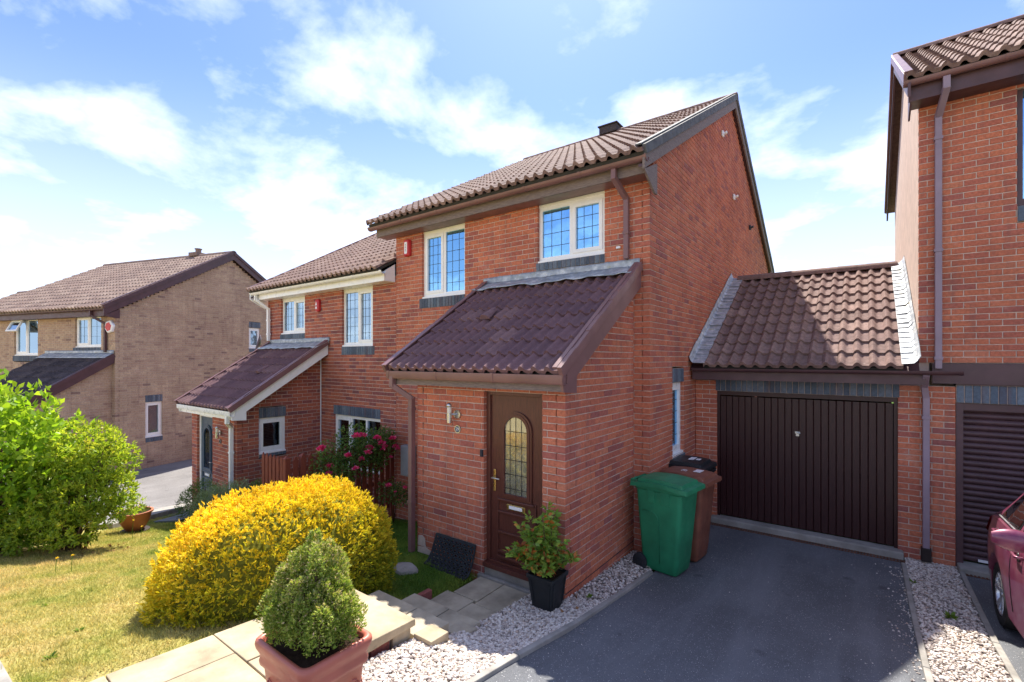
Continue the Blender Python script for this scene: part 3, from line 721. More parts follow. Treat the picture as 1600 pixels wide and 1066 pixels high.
# next door's drive, its edge and the apron
def zs(x, y): return float(gz(x, y))
sheet('driveway', lambda t: (lerp(-10.9, -13.4, min(1, t * 2.6)), lerp(2.9, 16, t) if t > .385 else lerp(2.9, 7.9, t * 2.6)), lambda t: (-19.5 - 4 * t, lerp(1.5, 16, t)), 34, 24, zs, 'old_asphalt', .004)
sheet('driveway', lambda t: (lerp(-11.0, -10.9, t), lerp(-1.0, 2.9, t)), lambda t: (-19.5, lerp(-1.0, 1.5, t)), 14, 20, zs, 'old_asphalt', .004)
for i in range(6):
    a, b = i / 6, (i + 1) / 6 - .004
    mb = MB(); p = lambda t: Vector((lerp(-10.2, -12.7, t), lerp(2.35, 4.75, t), 0)); n_ = Vector((-.72, -.69, 0)) * -.0 + Vector((-.72, .69, 0)).normalized() * 0
    d = (p(b) - p(a)); nrm = Vector((-d.y, d.x, 0)).normalized() * .42; o = p(a); o.z = zs(o.x, o.y) - .04; e = p(b); d.z = (zs(e.x, e.y) - .04) - o.z
    mb.obox(o, d, nrm, (0, 0, .13)); struct(mb.build('paving_edge', 'concrete', bevel=.012))
# dark slate slabs let into the lawn beside that edge
for i in range(3):
    p0 = Vector((-10.45 - .48 * i, 3.0 + .46 * i, 0)); d = Vector((-.46, .44, 0)); nrm = Vector((.30, .30, 0)); p0.z = zs(p0.x, p0.y) + .0; d.z = zs(p0.x + d.x, p0.y + d.y) - p0.z
    mb = MB(); mb.obox(p0, d, nrm, (0, 0, .035)); struct(mb.build('stone_slab', 'slate_slab', bevel=.006))

# front path: sandstone slabs, the two steps, and the paving at the door
path = MB(); path.box((-3.70, -.9, .0), (-2.86, 2.46, .50)); path = struct(path.build('path', 'concrete'))
def slab(x0, x1, y0, y1, z, th, mat='sandstone_slab', tz=0.0, tx=0.0, parent=path, name='slab'):
    mb = MB(); j = lambda: random.uniform(-.004, .004)
    mb.loft([[(x0, y0, z - th + j()), (x1, y0, z - th + j()), (x1, y1, z - th), (x0, y1, z - th)], [(x0 + j(), y0 + j(), z + tz), (x1 + j(), y0, z + tz + tx), (x1, y1 + j(), z + tx), (x0, y1, z)]])
    return mb.build(name, mat, parent, bevel=.007)
y = 2.50; zp = .57; row = 0
while y > -.8:
    hgt = (.62, .46, .60, .45)[row % 4]; cuts = [(-3.72, -2.80)] if row == 0 else ([(-3.72, -3.22), (-3.21, -2.80)] if row % 2 else [(-3.72, -3.38), (-3.37, -2.80)])
    for a, b in cuts: slab(a, b, y - hgt + .008, y, zp, .055, 'sandstone_slab', hgt * .055, random.uniform(-.004, .004))
    zp += hgt * .055; y -= hgt; row += 1
# rubble and old bricks carrying the landing's edge
for i in range(9):
    yy = 2.47 - i * .19; slab(-2.95, -2.83 + random.uniform(-.012, .012), yy - random.uniform(.15, .18), yy, .508 + .055 * (2.5 - yy), random.uniform(.17, .21), random.choice(['concrete', 'sandstone_slab', 'dark_red_brick']), name='rubble_stone')
slab(-3.66, -3.13, 2.51, 2.81, .42, .12, 'grey_slab'); slab(-3.12, -2.74, 2.51, 2.81, .42, .12, 'grey_slab')
slab(-3.58, -3.10, 2.82, 3.18, .265, .13, 'grey_slab'); slab(-3.09, -2.72, 2.82, 3.18, .265, .13, 'grey_slab')
slab(-2.84, -2.64, 2.83, 3.05, .30, .14, 'grey_slab', .01); slab(-2.79, -2.60, 2.47, 2.66, .46, .12, 'sandstone_slab', .01)
for (a, b, c_, d_) in ((-3.58, -3.20, 3.19, 3.64), (-3.19, -2.78, 3.19, 3.60), (-3.50, -3.17, 3.65, 4.09), (-3.16, -2.78, 3.61, 4.09)): slab(a, b, c_, d_, .115, .06, 'grey_slab', random.uniform(-.004, .004))
slab(-3.55, -2.45, 4.095, 4.14, .135, .10, 'concrete')
slab(-3.66, -3.60, 3.20, 3.44, .19, .14, 'dark_red_brick', name='brick')

# ------------------------------------------------------------------ the pair of brick houses
def semi(root, main):
    trim = dict(gut='brown_plastic', fascia='grey_wood', pipe='brown_plastic', barge='grey_wood', frame='white_plastic') if main else dict(gut='white_plastic', fascia='white_plastic', pipe='white_plastic', barge='white_plastic', frame='white_plastic')
    bm_ = 'red_brick' if main else 'dark_red_brick'; mort = MB(); bricks = []
    fr = Face((-2.2, 5.93), (-1, 0), (0, -1)); gb = Face((-2.2, 5.93), (0, 1), (1, 0))
    lw0, lw1 = (2.72, 4.27) if main else (2.91, 4.52)
    op_f = [(.64, 1.74, 3.905, 4.93), (3.22, 4.28, 3.50, 4.93), (lw0, lw1, 1.10, 2.43)]
    courses(fr, 5.0, -.6, 5.02, op_f, 0, None, None, bricks, mort)
    spg = lambda z: (max(0, (z - 5.17) / .57), min(9.4, 9.4 - (z - 5.17) / .57)) if z > 5.17 else (0, 9.4)
    op_g = [(.89, 1.41, 1.05, 2.45)] if main else []
    courses(gb, 9.4, -.6, 7.95, op_g, 1, None, spg, bricks, mort)
    pf = Face((-2.42, 4.15), (-1, 0), (0, -1)); pr_ = Face((-2.42, 4.15), (0, 1), (1, 0)); pl = Face((-4.62, 4.15), (0, 1), (-1, 0))
    courses(pf, 2.2, -.175, 2.33, [(.28, 1.08, -1, 2.235)], 0, 0, None, bricks, mort)
    sp = lambda z: (max(0, (z - 2.50) / .61), 1.78)
    courses(pr_, 1.78, -.175, 3.7, [], 1, None, sp, bricks, mort)
    courses(pl, 1.78, -.175, 3.7, [(.42, .98, 1.42, 2.45)], 1, None, sp, bricks, mort)
    # unseen rear and party walls close the house
    mort.box((-7.19, 15.2, -.6), (-2.32, 15.30, 5.1))
    mort.prism([(-7.19, 6.05, -.6), (-7.19, 15.2, -.6), (-7.19, 15.2, 5.2), (-7.19, 10.62, 7.82), (-7.19, 6.05, 5.2)], (.08, 0, 0))
    wall = mort.build('wall', 'mortar', root); lay_bricks(bricks, bm_, wall)
    # windows
    window(fr, .64, 1.74, 4.06, 4.915, [(0, .50, True), (.50, 1, False)] if main else [(0, .5, False), (.5, 1, True)], root, fr=trim['frame'], leads=(2, 3), head=.04, glass_m='window_glass' if main else 'pale_glass')
    soldiers(fr, .63, 1.76, 3.91, 4.03, .022, root, 'window_sill')
    window(fr, 3.22, 4.28, 3.72, 4.915, [(0, .5, False), (.5, 1, True)], root, fr=trim['frame'], leads=(2, 5), head=.03, glass_m='window_glass' if main else 'pale_glass')
    soldiers(fr, 3.22, 4.34, 3.51, 3.69, .012, root, 'window_sill')
    window(fr, lw0, lw1, 1.12, 2.215, [(0, .36, True), (.36, .68, False), (.68, 1, False)], root, fr=trim['frame'], leads=None, glass_m='dim_glass')
    soldiers(fr, lw0, lw1, 2.225, 2.43, .004, root, 'lintel')
    if main:
        window(gb, .89, 1.41, 1.20, 2.235, [(0, 1, True)], root, leads=(2, 4), rec=.05)
        soldiers(gb, .89, 1.41, 2.245, 2.45, .004, root, 'lintel'); soldiers(gb, .88, 1.43, 1.05, 1.165, .022, root, 'window_sill')
    window(pl, .42, .98, 1.52, 2.215, [(0, 1, True)], root, leads=None, glass_m='dim_glass', fr=trim['frame'], curtain=False)
    soldiers(pl, .42, .98, 2.225, 2.43, .004, root, 'lintel'); soldiers(pl, .42, .98, 1.43, 1.495, .015, root, 'window_sill')
    # main roof
    xl, xr = (-7.46, -2.12) if main else (-7.205, -2.12)
    roof, pit, d, nn = tiled_slope(root, xl, xr, 5.46, 5.09, 10.62, 8.0, 'brown_tile' if main else 'pink_tile')
    rb = MB(); rb.obox((xl, 15.74, 5.06), (xr - xl, 0, 0), (0, -5.12, 2.9), (0, .03, .06)); rb.build('rear_slope', 'brown_tile', roof)
    ridge(roof, xl, xr + .02, 10.62, 8.06, 'brown_tile')
    q = MB(); q.box((-5.15, 10.45, 8.03), (-4.70, 10.79, 8.20)); q.box((-5.18, 10.42, 8.205), (-4.67, 10.82, 8.235)); q.build('ridge_vent', 'slate_tile', roof, bevel=.01)
    # eaves
    q = MB(); q.box((xl + .02, 5.66, 4.90), (xr - .03, 5.685, 5.075)); q.build('fascia', trim['fascia'], root)
    q = MB(); q.box((xl + .02, 5.686, 4.902), (xr - .06, 5.925, 4.918)); q.build('soffit', 'brown_plastic' if main else 'white_plastic', root)
    gutter(root, xl - .07, xr + .02, 5.575, 5.045, trim['gut'], .062)
    q = MB(); q.prism([(xl + .021, 5.69, 4.92), (xl + .021, 5.69, 5.10), (xl + .021, 5.92, 5.25), (xl + .021, 5.92, 4.92)], (.03, 0, 0)); q.build('eave_end', trim['fascia'], root)
    # bargeboards and verge
    for sgn in (1, -1):
        ye, yr = (5.52, 10.62) if sgn == 1 else (15.72, 10.62)
        q = MB(); q.prism([(-2.145, ye, 4.90), (-2.145, ye, 5.085), (-2.145, yr, 7.985), (-2.145, yr, 7.80)], (.03, 0, 0))
        q.prism([(-2.144, ye + sgn * .001, 4.895), (-2.144, ye + sgn * .44, 5.10), (-2.144, ye + sgn * .44, 4.70), (-2.144, ye + sgn * .36, 4.70)], (.027, 0, 0)) 
        q.build('bargeboard', trim['barge'], root)
        q = MB(); q.prism([(-2.197, ye, 4.93), (-2.197, yr, 7.83), (-2.197, yr, 7.86), (-2.197, ye, 4.96)], (.05, 0, 0)); q.build('verge_soffit', 'plum_board', root)
        n = 17; sl_ = Vector((0, yr - ye, 2.9)); L_ = sl_.length; dd = sl_.normalized(); up = Vector((0, -dd.z * sgn, abs(dd.y)))
        for i in range(n):
            a = Vector((-2.135, ye, 5.10)) + dd * (L_ * i / n); q = MB()
            q.obox(a + up * -.03, dd * (L_ / n + .015), (.045, 0, 0), up * (.115 + .012 * (i % 2) * 0)); q.obox(a + up * .086, dd * (L_ / n + .015), (-.09, 0, 0), up * .022)
            o = q.build('verge_cap', 'verge_grey' if main else 'brown_plastic', roof, bevel=.006); 
    # porch roof
    proof, pit, d, nn = tiled_slope(root, -4.88, -2.36, 3.925, 2.44, 5.92, 3.755, 'plum_tile', name='porch_roof')
    if main or True:
        for sx, xx in ((1, -2.345), (-1, -4.915)):
            q = MB(); q.prism([(xx, 3.94, 2.27), (xx, 3.91, 2.43), (xx, 5.92, 3.74), (xx, 5.92, 3.53), (xx, 4.20, 2.42), (xx, 4.20, 2.25)], (.03, 0, 0)); q.build('bargeboard', 'brown_plastic' if main else 'white_plastic', root)
            for i in range(7):
                a = Vector((xx + (.005 if sx > 0 else -.005), 3.89, 2.44)) + d * (i * 2.42 / 7) - nn * .02; q = MB()
                q.obox(a, d * (2.42 / 7 + .012), (.05 * sx, 0, 0), nn * (.105 - .008 * (i % 2))); q.obox(a + nn * .09, d * (2.42 / 7 + .012), (-.05 * sx, 0, 0), nn * .02); q.build('verge_cap', 'brown_plastic', proof, bevel=.005)
    q = MB(); q.box((-4.86, 3.97, 2.27), (-2.35, 3.995, 2.42)); q.build('fascia', trim['fascia'], root)
    q = MB(); q.box((-4.86, 3.996, 2.272), (-2.36, 4.145, 2.286)); q.build('soffit', 'brown_plastic' if main else 'white_plastic', root)
    gutter(root, -4.93, -2.30, 3.945, 2.39, trim['gut'], .048, square=True)
    # lead flashing where the porch roof meets the wall, and its apron
    xsn = np.linspace(-4.98, -2.33, 24); f1 = [(x, 5.92, 3.905 + random.uniform(-.006, .006)) for x in xsn]; f2 = [(x, 5.915, 3.775) for x in xsn]
    flashing_strip(root, f1, f2, (0, -.012, 0))
    f3 = [(x, 5.905, 3.80) for x in xsn]; f4 = [(x, 5.60, 3.655 + random.uniform(-.012, .016)) for x in xsn]; flashing_strip(root, f3, f4, (0, -.006, .012))
    # vent cowl on the porch roof
    c0 = Vector((-4.05, 3.89, 2.44)) + d * 1.15 + nn * .06; q = MB()
    q.loft([[tuple(c0 + d * s_ + Vector((math.cos(R(a)) * wd, 0, 0)) + nn * (math.sin(R(a)) * wd * .75)) for a in range(0, 181, 30)] for s_, wd in ((0, .085), (.06, .08), (.26, .05))]); q.build('vent_cowl', 'plum_tile', proof, smooth=40)
    # ridge-side cheek of the party wall above next door's roof
    if main:
        downpipe(root, [(-2.55, 5.60, 5.03), (-2.55, 5.60, 4.90), (-2.50, 5.875, 4.70), (-2.50, 5.875, 3.91)], trim['pipe'], .065, [(-2.50, 5.875, 4.25)])
        downpipe(root, [(-4.84, 3.93, 2.37), (-4.84, 3.93, 2.25), (-4.665, 4.095, 2.08), (-4.665, 4.095, .02)], trim['pipe'], .068, [(-4.665, 4.095, 1.95), (-4.665, 4.095, .75)])
    else:
        downpipe(root, [(-2.25, 5.60, 5.03), (-2.25, 5.60, 4.90), (-2.35, 5.865, 4.68), (-2.35, 5.865, 3.88)], trim['pipe'], .065, [(-2.35, 5.865, 4.4), (-2.35, 5.865, 4.05)])
        downpipe(root, [(-4.74, 3.93, 2.37), (-4.74, 3.93, 2.22), (-4.52, 4.09, 2.10), (-4.52, 4.09, .02)], trim['pipe'], .068, [(-4.52, 4.09, 1.6)])
        downpipe(root, [(-4.66, 5.90, 3.5), (-4.66, 5.90, .9)], 'white_plastic', .02)
    # front door
    fm = 'door_wood' if main else 'white_plastic'; dm = 'door_wood' if main else 'blue_door'
    q = MB(); B = lambda mb_, u0, u1, z0, z1, out, th: mb_.obox(pf.P(u0, out, z0), (-(u1 - u0), 0, 0), (0, th, 0), (0, 0, z1 - z0))
    zb = .27
    B(q, .28, .335, zb, 2.235, -.05, .07); B(q, 1.025, 1.08, zb, 2.235, -.05, .07); B(q, .335, 1.025, 2.18, 2.235, -.05, .07); B(q, .28, 1.08, zb - .05, zb, .025, .16)
    B(q, .335, 1.025, zb, zb + .03, -.03, .06)
    dr = q.build('door', fm, root, bevel=.004)
    q = MB(); B(q, .335, 1.025, zb + .03, 2.18, -.075, .04); q.build('door_leaf', dm, dr)
    uc = .665; gw = .155; ga, gt = 1.08, 1.79
    arch = [(uc - gw, ga), (uc + gw, ga)] + [(uc + gw * math.cos(R(a)), gt + gw * math.sin(R(a))) for a in range(0, 181, 12)]
    P3 = lambda pts, out: [pf.P(u, out, z) for u, z in pts]
    q = MB(); q.prism(P3(arch, -.066), (0, -.004, 0)); q.build('pane', 'door_glass' if main else 'dim_glass', dr)
    if main: q = MB(); q.prism(P3(arch, -.0725), (0, -.002, 0)); q.build('pale_backing', 'pale_obscure', dr)  # pale obscure backing added so the pane looks bright like its reflection
    def ring(s0, s1, out, th, nm):
        g = lambda s: [(uc - gw - s, ga - s), (uc + gw + s, ga - s)] + [(uc + (gw + s) * math.cos(R(a)), gt + (gw + s) * math.sin(R(a))) for a in range(0, 181, 12)]
        a, b = g(s0), g(s1); n = len(a); q = MB(); vs = P3(a, out) + P3(b, out) + P3(a, out - th) + P3(b, out - th); fs = []
        for i in range(n):
            k = (i + 1) % n; fs += [(i, k, n + k, n + i)[::-1], (n + i, n + k, 3 * n + k, 3 * n + i)[::-1], (i, 2 * n + i, 2 * n + k, k)[::-1]]
        q.add(vs, fs); q.build(nm, dm, dr, smooth=30)
    ring(0, .035, -.045, .03, 'glazing_bead'); ring(.035, .06, -.054, .025, 'glazing_bead')
    q = MB()
    for i in range(1, 4):
        u = uc - gw + 2 * gw * i / 4; hh = gt + math.sqrt(max(0, gw * gw - (u - uc) ** 2)); q.obox(pf.P(u, -.0585, ga), (-.005, 0, 0), (0, .002, 0), (0, 0, hh - ga))
    for i in range(5): q.obox(pf.P(uc - gw, -.0575, ga + .06 + i * .16), (-2 * gw, 0, 0), (0, .002, 0), (0, 0, .005))
    q.build('leading', 'metal_dark', dr)
    for (z_, h_, o_) in ((.985, .03, -.045), (.845, .028, -.05), (.615, .028, -.05), (.40, .03, -.045), (.345, .03, -.03)):
        q = MB(); B(q, .42, .91, z_, z_ + h_, o_, .03); q.build('rail', dm, dr, bevel=.008)
    for (ua, ub) in ((.395, .418), (.912, .935)):
        q = MB(); B(q, ua, ub, .37, 1.02, -.06, .016); q.build('stile', dm, dr, bevel=.005)
    q = MB(); B(q, .54, .79, .905, .965, -.055, .02); lp = q.build('letter_plate', 'brass' if main else 'steel', dr, bevel=.004)
    q = MB(); B(q, .575, .755, .916, .954, -.05, .005); q.build('letter_flap', 'label_white', lp, bevel=.003)
    q = MB(); B(q, .955, .985, 1.08, 1.33, -.06, .016); hp = q.build('handle_plate', 'brass' if main else 'steel', dr, bevel=.006)
    q = MB(); q.tube([pf.P(.97, -.055, 1.24), pf.P(.97, -.01, 1.24), pf.P(.86, -.008, 1.24)], .009, 8); q.build('handle', 'steel', hp, smooth=True)
    # damp course and, on the near house, old cement patches at the foot of the porch
    q = MB(); q.box((-2.425, 4.16, .198), (-2.4175, 5.92, .207)); q.build('damp_course', 'ink', root)
    if main:
        for (xa, xb, za, zb2) in ((-4.61, -4.33, -.05, .20), (-4.60, -4.45, .20, .34), (-4.33, -4.12, -.05, .14)):
            q = MB(); q.prism([(xa, 4.1465, za), (xb, 4.1465, za), (xb - .02, 4.1465, zb2 - .03), (lerp(xa, xb, .55), 4.1465, zb2), (xa + .01, 4.1465, zb2 - .015)], (0, -.007, 0)); q.build('cement_patch', 'mortar', root, bevel=.003)
    # brick plinth under the threshold
    q = MB(); B(q, .285, 1.075, -.12, zb - .052, -.012, .12); q.build('threshold', 'concrete', root)
    # entrance lamp, number and bell
    q = MB(); cx = -3.96; cz = 1.93
    q.tube([(cx + .06, 4.147, cz), (cx + .06, 4.125, cz)], .052, 18); lm = q.build('wall_lamp', 'steel', root, smooth=30)
    q = MB(); q.tube([(cx + .06, 4.13, cz), (cx, 4.07, cz)], .012, 8); q.tube([(cx, 4.06, cz - .10), (cx, 4.06, cz + .02)], .03, 14); q.build('lamp_body', 'steel', lm, smooth=30)
    q = MB(); q.tube([(cx, 4.06, cz + .021), (cx, 4.06, cz + .09)], .027, 14); q.build('lamp_glass', 'cream_plastic', lm, smooth=30)
    q = MB(); q.lathe([(.032, 0), (.034, .02), (.02, .045), (.001, .05)], (cx, 4.06, cz + .09), 14); q.build('lamp_cap', 'steel', lm, smooth=True)
    q = MB(); q.tube([(-3.90, 4.149, 1.75), (-3.90, 4.139, 1.75)], .047, 20); npl = q.build('number_plaque', 'slate_slab' if main else 'ink', root, smooth=30)
    q = MB(); rg = [[(-3.90 + r_ * math.cos(R(a)), 4.139 - h_, 1.75 + r_ * math.sin(R(a))) for a in range(0, 360, 18)] for r_, h_ in ((.040, 0), (.040, .004), (.047, .004), (.047, 0))]; q.loft(rg, 0, False, False); q.build('plaque_rim', 'steel', npl)
    if main:
        text_mesh('29', .05, 'house_number', 'label_white', npl, tl((-3.90, 4.1375, 1.75)), (R(90), 0, 0))
        q = MB(); q.box((-3.53, 4.142, 1.47), (-3.495, 4.115, 1.55)); q.build('door_bell', 'ink', root, bevel=.004)
    return wall
house = thing('brick_house', 'red brick house with brown gutters, maroon arched-glass door and tiled lean-to porch', 'house', (-2.2, 5.93, 0))
semi(house, True)
# small fixtures on the gable of the near house
for (y_, z_, m_, nm) in ((9.75, 6.95, 'label_white', 'wall_bracket'), (10.75, 6.00, 'label_white', 'wall_bracket'), (12.5, 5.75, 'ink', 'wall_vent')):
    q = MB(); q.box((-2.195, y_ - .05, z_ - .06), (-2.16, y_ + .05, z_ + .05)); q.obox((-2.17, y_ - .03, z_ - .04), (.07, 0, .03), (0, .06, 0), (0, 0, .04)); q.build(nm, m_, house, bevel=.01)
q = MB(); q.box((-2.66, 5.928, 4.07), (-2.60, 5.90, 4.10)); q.build('wall_bracket', 'label_white', house, bevel=.005)
house2 = thing('brick_house', 'lower brick house with white gutters, white porch trim and a blue front door', 'house', (-12.2, 5.93, -.84), mirror=-7.2, dz=-.84)
semi(house2, False)
# satellite dish on the far corner
q = MB(); q.lathe([(.001, 0), (.12, .02), (.21, .07), (.215, .075), (.12, .03), (.001, .012)], (0, 0, 0), 20)
ds = q.build('dish', 'plum_board', house2, smooth=True, raw=True); ds.location = (-.16, -.10, 3.83); ds.rotation_euler = (R(75), 0, R(-20))
q = MB(); q.box((.02, 0, 3.70), (-.10, -.03, 3.74)); q.build('dish_arm', 'metal_dark', house2, raw=True)
world_ctx()

# ------------------------------------------------------------------ the garage between the houses
gar = thing('garage', 'single garage with dark vertical boarded door and pitched tiled roof between the houses', 'garage', (-.75, 7.97, 0))
gf = Face((.92, 7.97), (-1, 0), (0, -1)); q = MB(); q.box((-2.15, 13.2, 0), (.5, 13.3, 2.5)); q.build('rear_wall', 'mortar', gar)
for (xa, ln_) in ((.92, .555), (-1.87, .325)):
    mort = MB(); bricks = []; courses(Face((xa, 7.97), (-1, 0), (0, -1)), ln_, .0, 2.28, [], None, None, None, bricks, mort); lay_bricks(bricks, 'red_brick', mort.build('pillar', 'mortar', gar), 150)
soldiers(gf, .535, 2.81, 2.085, 2.275, .006, gar, 'lintel')
q = MB(); q.box((-1.87, 8.00, 2.02), (.365, 8.08, 2.083)); q.box((-1.87, 8.00, .1), (-1.83, 8.08, 2.02)); q.box((.325, 8.00, .1), (.365, 8.08, 2.02)); gd = q.build('garage_door', 'garage_wood', gar)
nb = 24; wv = (2.155) / nb
for i in range(nb):
    q = MB(); x0 = -1.83 + i * wv; q.loft([[(x0 + .001, 8.035, .115), (x0 + .008, 8.026, .115), (x0 + wv - .008, 8.026, .115), (x0 + wv - .001, 8.035, .115), (x0 + wv - .001, 8.055, .115), (x0 + .001, 8.055, .115)], [(x0 + .001, 8.035, 2.0), (x0 + .008, 8.026, 2.0), (x0 + wv - .008, 8.026, 2.0), (x0 + wv - .001, 8.035, 2.0), (x0 + wv - .001, 8.055, 2.0), (x0 + .001, 8.055, 2.0)]])
    q.build('board', 'garage_wood', gd)
q = MB(); q.box((-.80, 8.026, 1.50), (-.74, 8.005, 1.53)); q.tube([(-.77, 8.02, 1.52), (-.77, 7.985, 1.52), (-.73, 7.98, 1.51)], .011, 8); q.box((-.79, 8.026, 1.46), (-.75, 8.018, 1.50)); q.build('handle', 'steel', gd)
q = MB(); q.box((-1.95, 7.85, -.05), (.42, 8.06, .10)); q.build('door_step', 'concrete', gar, bevel=.02)
q = MB(); n = 0; x = -2.0
while x < 2.6:
    q.box((x, 7.765, -.02), (x + .018, 7.845, .012)); x += .034
q.box((-2.0, 7.763, -.03), (2.6, 7.773, .008)); q.box((-2.0, 7.837, -.03), (2.6, 7.847, .008)); q.build('drain_grate', 'rust_grate', gar)
groof, pit, d, nn = tiled_slope(gar, -1.98, .40, 7.60, 2.465, 10.50, 4.16, 'brown_tile')
q = MB(); q.obox((-2.15, 13.4, 2.40), (2.75, 0, 0), (0, -2.9, 1.69), (0, .03, .06)); q.build('rear_slope', 'brown_tile', groof)
q = MB(); q.obox((-2.19, 7.66, 2.44), (.20, 0, 0), d * 3.3, nn * -.03); q.obox((.40, 7.66, 2.44), (.16, 0, 0), d * 3.3, nn * -.03); q.build('valley_board', 'plum_board', groof)
ridge(groof, -2.05, .46, 10.50, 4.215, 'brown_tile', .14)
q = MB(); q.box((-2.17, 7.69, 2.27), (.62, 7.715, 2.43)); q.build('fascia', 'plum_board', gar)
gutter(gar, -2.14, .95, 7.635, 2.425, 'plum_board', .05)
# stepped lead soakers up both sides, each piece overlapping the one below
ns = 24
for side, (x0, x1, xw) in enumerate(((-1.95, -2.13, -2.185), (.385, .50, .565))):
    for i in range(ns):
        a = 3.36 * i / ns; p = Vector((0, 7.58, 2.46)) + d * a; ln = d * (3.36 / ns + .05); q = MB(); lift = nn * (.012 + .006 * random.random())
        A = Vector((x0, p.y, p.z)) + nn * .062; Bp = Vector((x1, p.y, p.z)) + nn * (.066 + .01 * random.random()); Wp = Vector((xw, p.y, p.z + .15 + .02 * random.random()))
        Mid = (Bp + Wp) / 2 + nn * -.012
        lo = [A + lift, Bp + lift, Mid + lift * .8, Wp + lift * .6]; hi = [A + ln, Bp + ln, Mid + ln, Wp + ln + Vector((0, 0, .03))]
        q.add(lo + hi, [(k, k + 1, 5 + k, 4 + k) if side == 0 else (k, 4 + k, 5 + k, k + 1) for k in range(3)])
        o = q.build('flashing', 'lead_flashing', groof); m = o.modifiers.new('s', 'SOLIDIFY'); m.thickness = .007; m.offset = 0
downpipe(gar, [(.62, 7.66, 2.41), (.62, 7.88, 2.25), (.64, 7.925, 2.1), (.64, 7.925, .05)], 'mauve_plastic', .068, [(.64, 7.925, 1.85)])
q = MB(); q.box((.59, 7.875, .03), (.69, 7.965, .20)); q.build('pipe_shoe', 'metal_dark', gar, bevel=.01)

# ------------------------------------------------------------------ the house on the right
rh = thing('brick_house', 'brick house with render gable and brown roller garage door behind the magenta car', 'house', (3.5, 7.97, 0))
rf = Face((6.5, 7.97), (-1, 0), (0, -1)); mort = MB(); bricks = []
LR = 6.5 - .575
courses(rf, LR, 2.54, 5.98, [(3.6, 5.05, 4.2, 5.80)], None, None, None, bricks, mort)
courses(Face((6.5, 7.97), (-1, 0), (0, -1)), 3.2, 0, 2.27, [], None, None, None, bricks, mort)
q = MB(); q.box((6.4, 8.08, 0), (6.5, 13.7, 6.0)); q.build('side_wall', 'render_dash', rh); q = MB(); q.box((.7, 13.6, 0), (6.39, 13.7, 6.0)); q.build('rear_wall', 'render_dash', rh)
rw = mort.build('wall', 'mortar', rh); lay_bricks(bricks, 'red_brick', rw)
q = MB(); q.prism([(.575, 8.0, 2.0), (.575, 13.7, 2.0), (.575, 13.7, 5.95), (.575, 10.85, 7.78), (.575, 8.0, 6.08)], (.10, 0, 0)); q.build('render_gable', 'render_dash', rh)
window(rf, 3.6, 5.05, 4.42, 5.80, [(0, .5, True), (.5, 1, False)], rh, fr='plum_board', leads=None)
soldiers(rf, 3.6, 5.05, 4.20, 4.385, .01, rh, 'window_sill')
q = MB(); q.box((.70, 7.93, 2.285), (6.5, 7.965, 2.535)); q.box((.925, 7.952, 2.27), (6.5, 8.3, 2.284)); q.build('beam_board', 'plum_board', rh)
sf = Face((3.30, 7.97), (-1, 0), (0, -1)); soldiers(sf, .0, 2.375, 2.05, 2.268, .004, rh, 'lintel')
q = MB(); q.box((.925, 7.975, .0), (.99, 8.12, 2.045)); q.box((3.24, 7.975, 0), (3.30, 8.12, 2.045)); q.box((.99, 8.0, 1.96), (3.24, 8.12, 2.045)); rd = q.build('roller_door', 'plum_board', rh)
z = .09
while z < 1.95:
    q = MB(); q.loft([[(xx, 8.075, z + .001), (xx, 8.055, z + .012), (xx, 8.046, z + .036), (xx, 8.055, z + .06), (xx, 8.075, z + .072), (xx, 8.09, z + .036)] for xx in (.99, 3.24)])
    q.build('slat', 'plum_board', rd, smooth=60); z += .0735
q = MB(); q.box((1.13, 8.049, .105), (1.23, 8.040, .135)); q.build('maker_label', 'label_white', rd)
q = MB(); q.box((.93, 7.80, -.04), (3.3, 8.1, .075)); q.build('door_step', 'concrete', rh, bevel=.02)
rroof, pit, d, nn = tiled_slope(rh, .42, 6.54, 7.56, 6.03, 10.85, 7.93, 'brown_tile')
q = MB(); q.obox((.42, 14.14, 6.0), (6.1, 0, 0), (0, -3.29, 1.9), (0, .03, .06)); q.build('rear_slope', 'brown_tile', rroof)
ridge(rroof, .42, 6.54, 10.85, 8.0, 'brown_tile')
for sgn, ye in ((1, 7.57), (-1, 14.13)):
    q = MB(); q.prism([(.44, ye, 5.82), (.44, ye, 6.02), (.44, 10.85, 7.92), (.44, 10.85, 7.72)], (.03, 0, 0)); q.build('bargeboard', 'plum_board', rh)
    sl_ = Vector((0, 10.85 - ye, 1.9)); L_ = sl_.length; dd = sl_.normalized(); up = Vector((0, -dd.z * sgn, abs(dd.y)))
    for i in range(11):
        q = MB(); a = Vector((.40, ye, 6.03)) + dd * (L_ * i / 11); q.obox(a - up * .03, dd * (L_ / 11 + .015), (.04, 0, 0), up * .11); q.obox(a + up * .082, dd * (L_ / 11 + .015), (.09, 0, 0), up * .02); q.build('verge_cap', 'brown_plastic', rroof, bevel=.006)
q = MB(); q.box((.455, 7.68, 5.80), (6.5, 7.705, 6.0)); q.build('fascia', 'plum_board', rh)
q = MB(); q.box((.48, 7.706, 5.802), (6.5, 7.965, 5.816)); q.prism([(.471, 7.706, 5.82), (.471, 8.05, 6.02), (.471, 8.05, 5.70)], (.02, 0, 0)); q.build('soffit', 'plum_board', rh)
gutter(rh, .40, 6.55, 7.62, 6.0, 'brown_plastic')
downpipe(rh, [(.80, 7.62, 5.97), (.80, 7.62, 5.84), (.755, 7.915, 5.62), (.755, 7.915, 2.47)], 'mauve_plastic', .068, [(.755, 7.915, 5.35), (.755, 7.915, 3.95), (.755, 7.915, 2.6)])

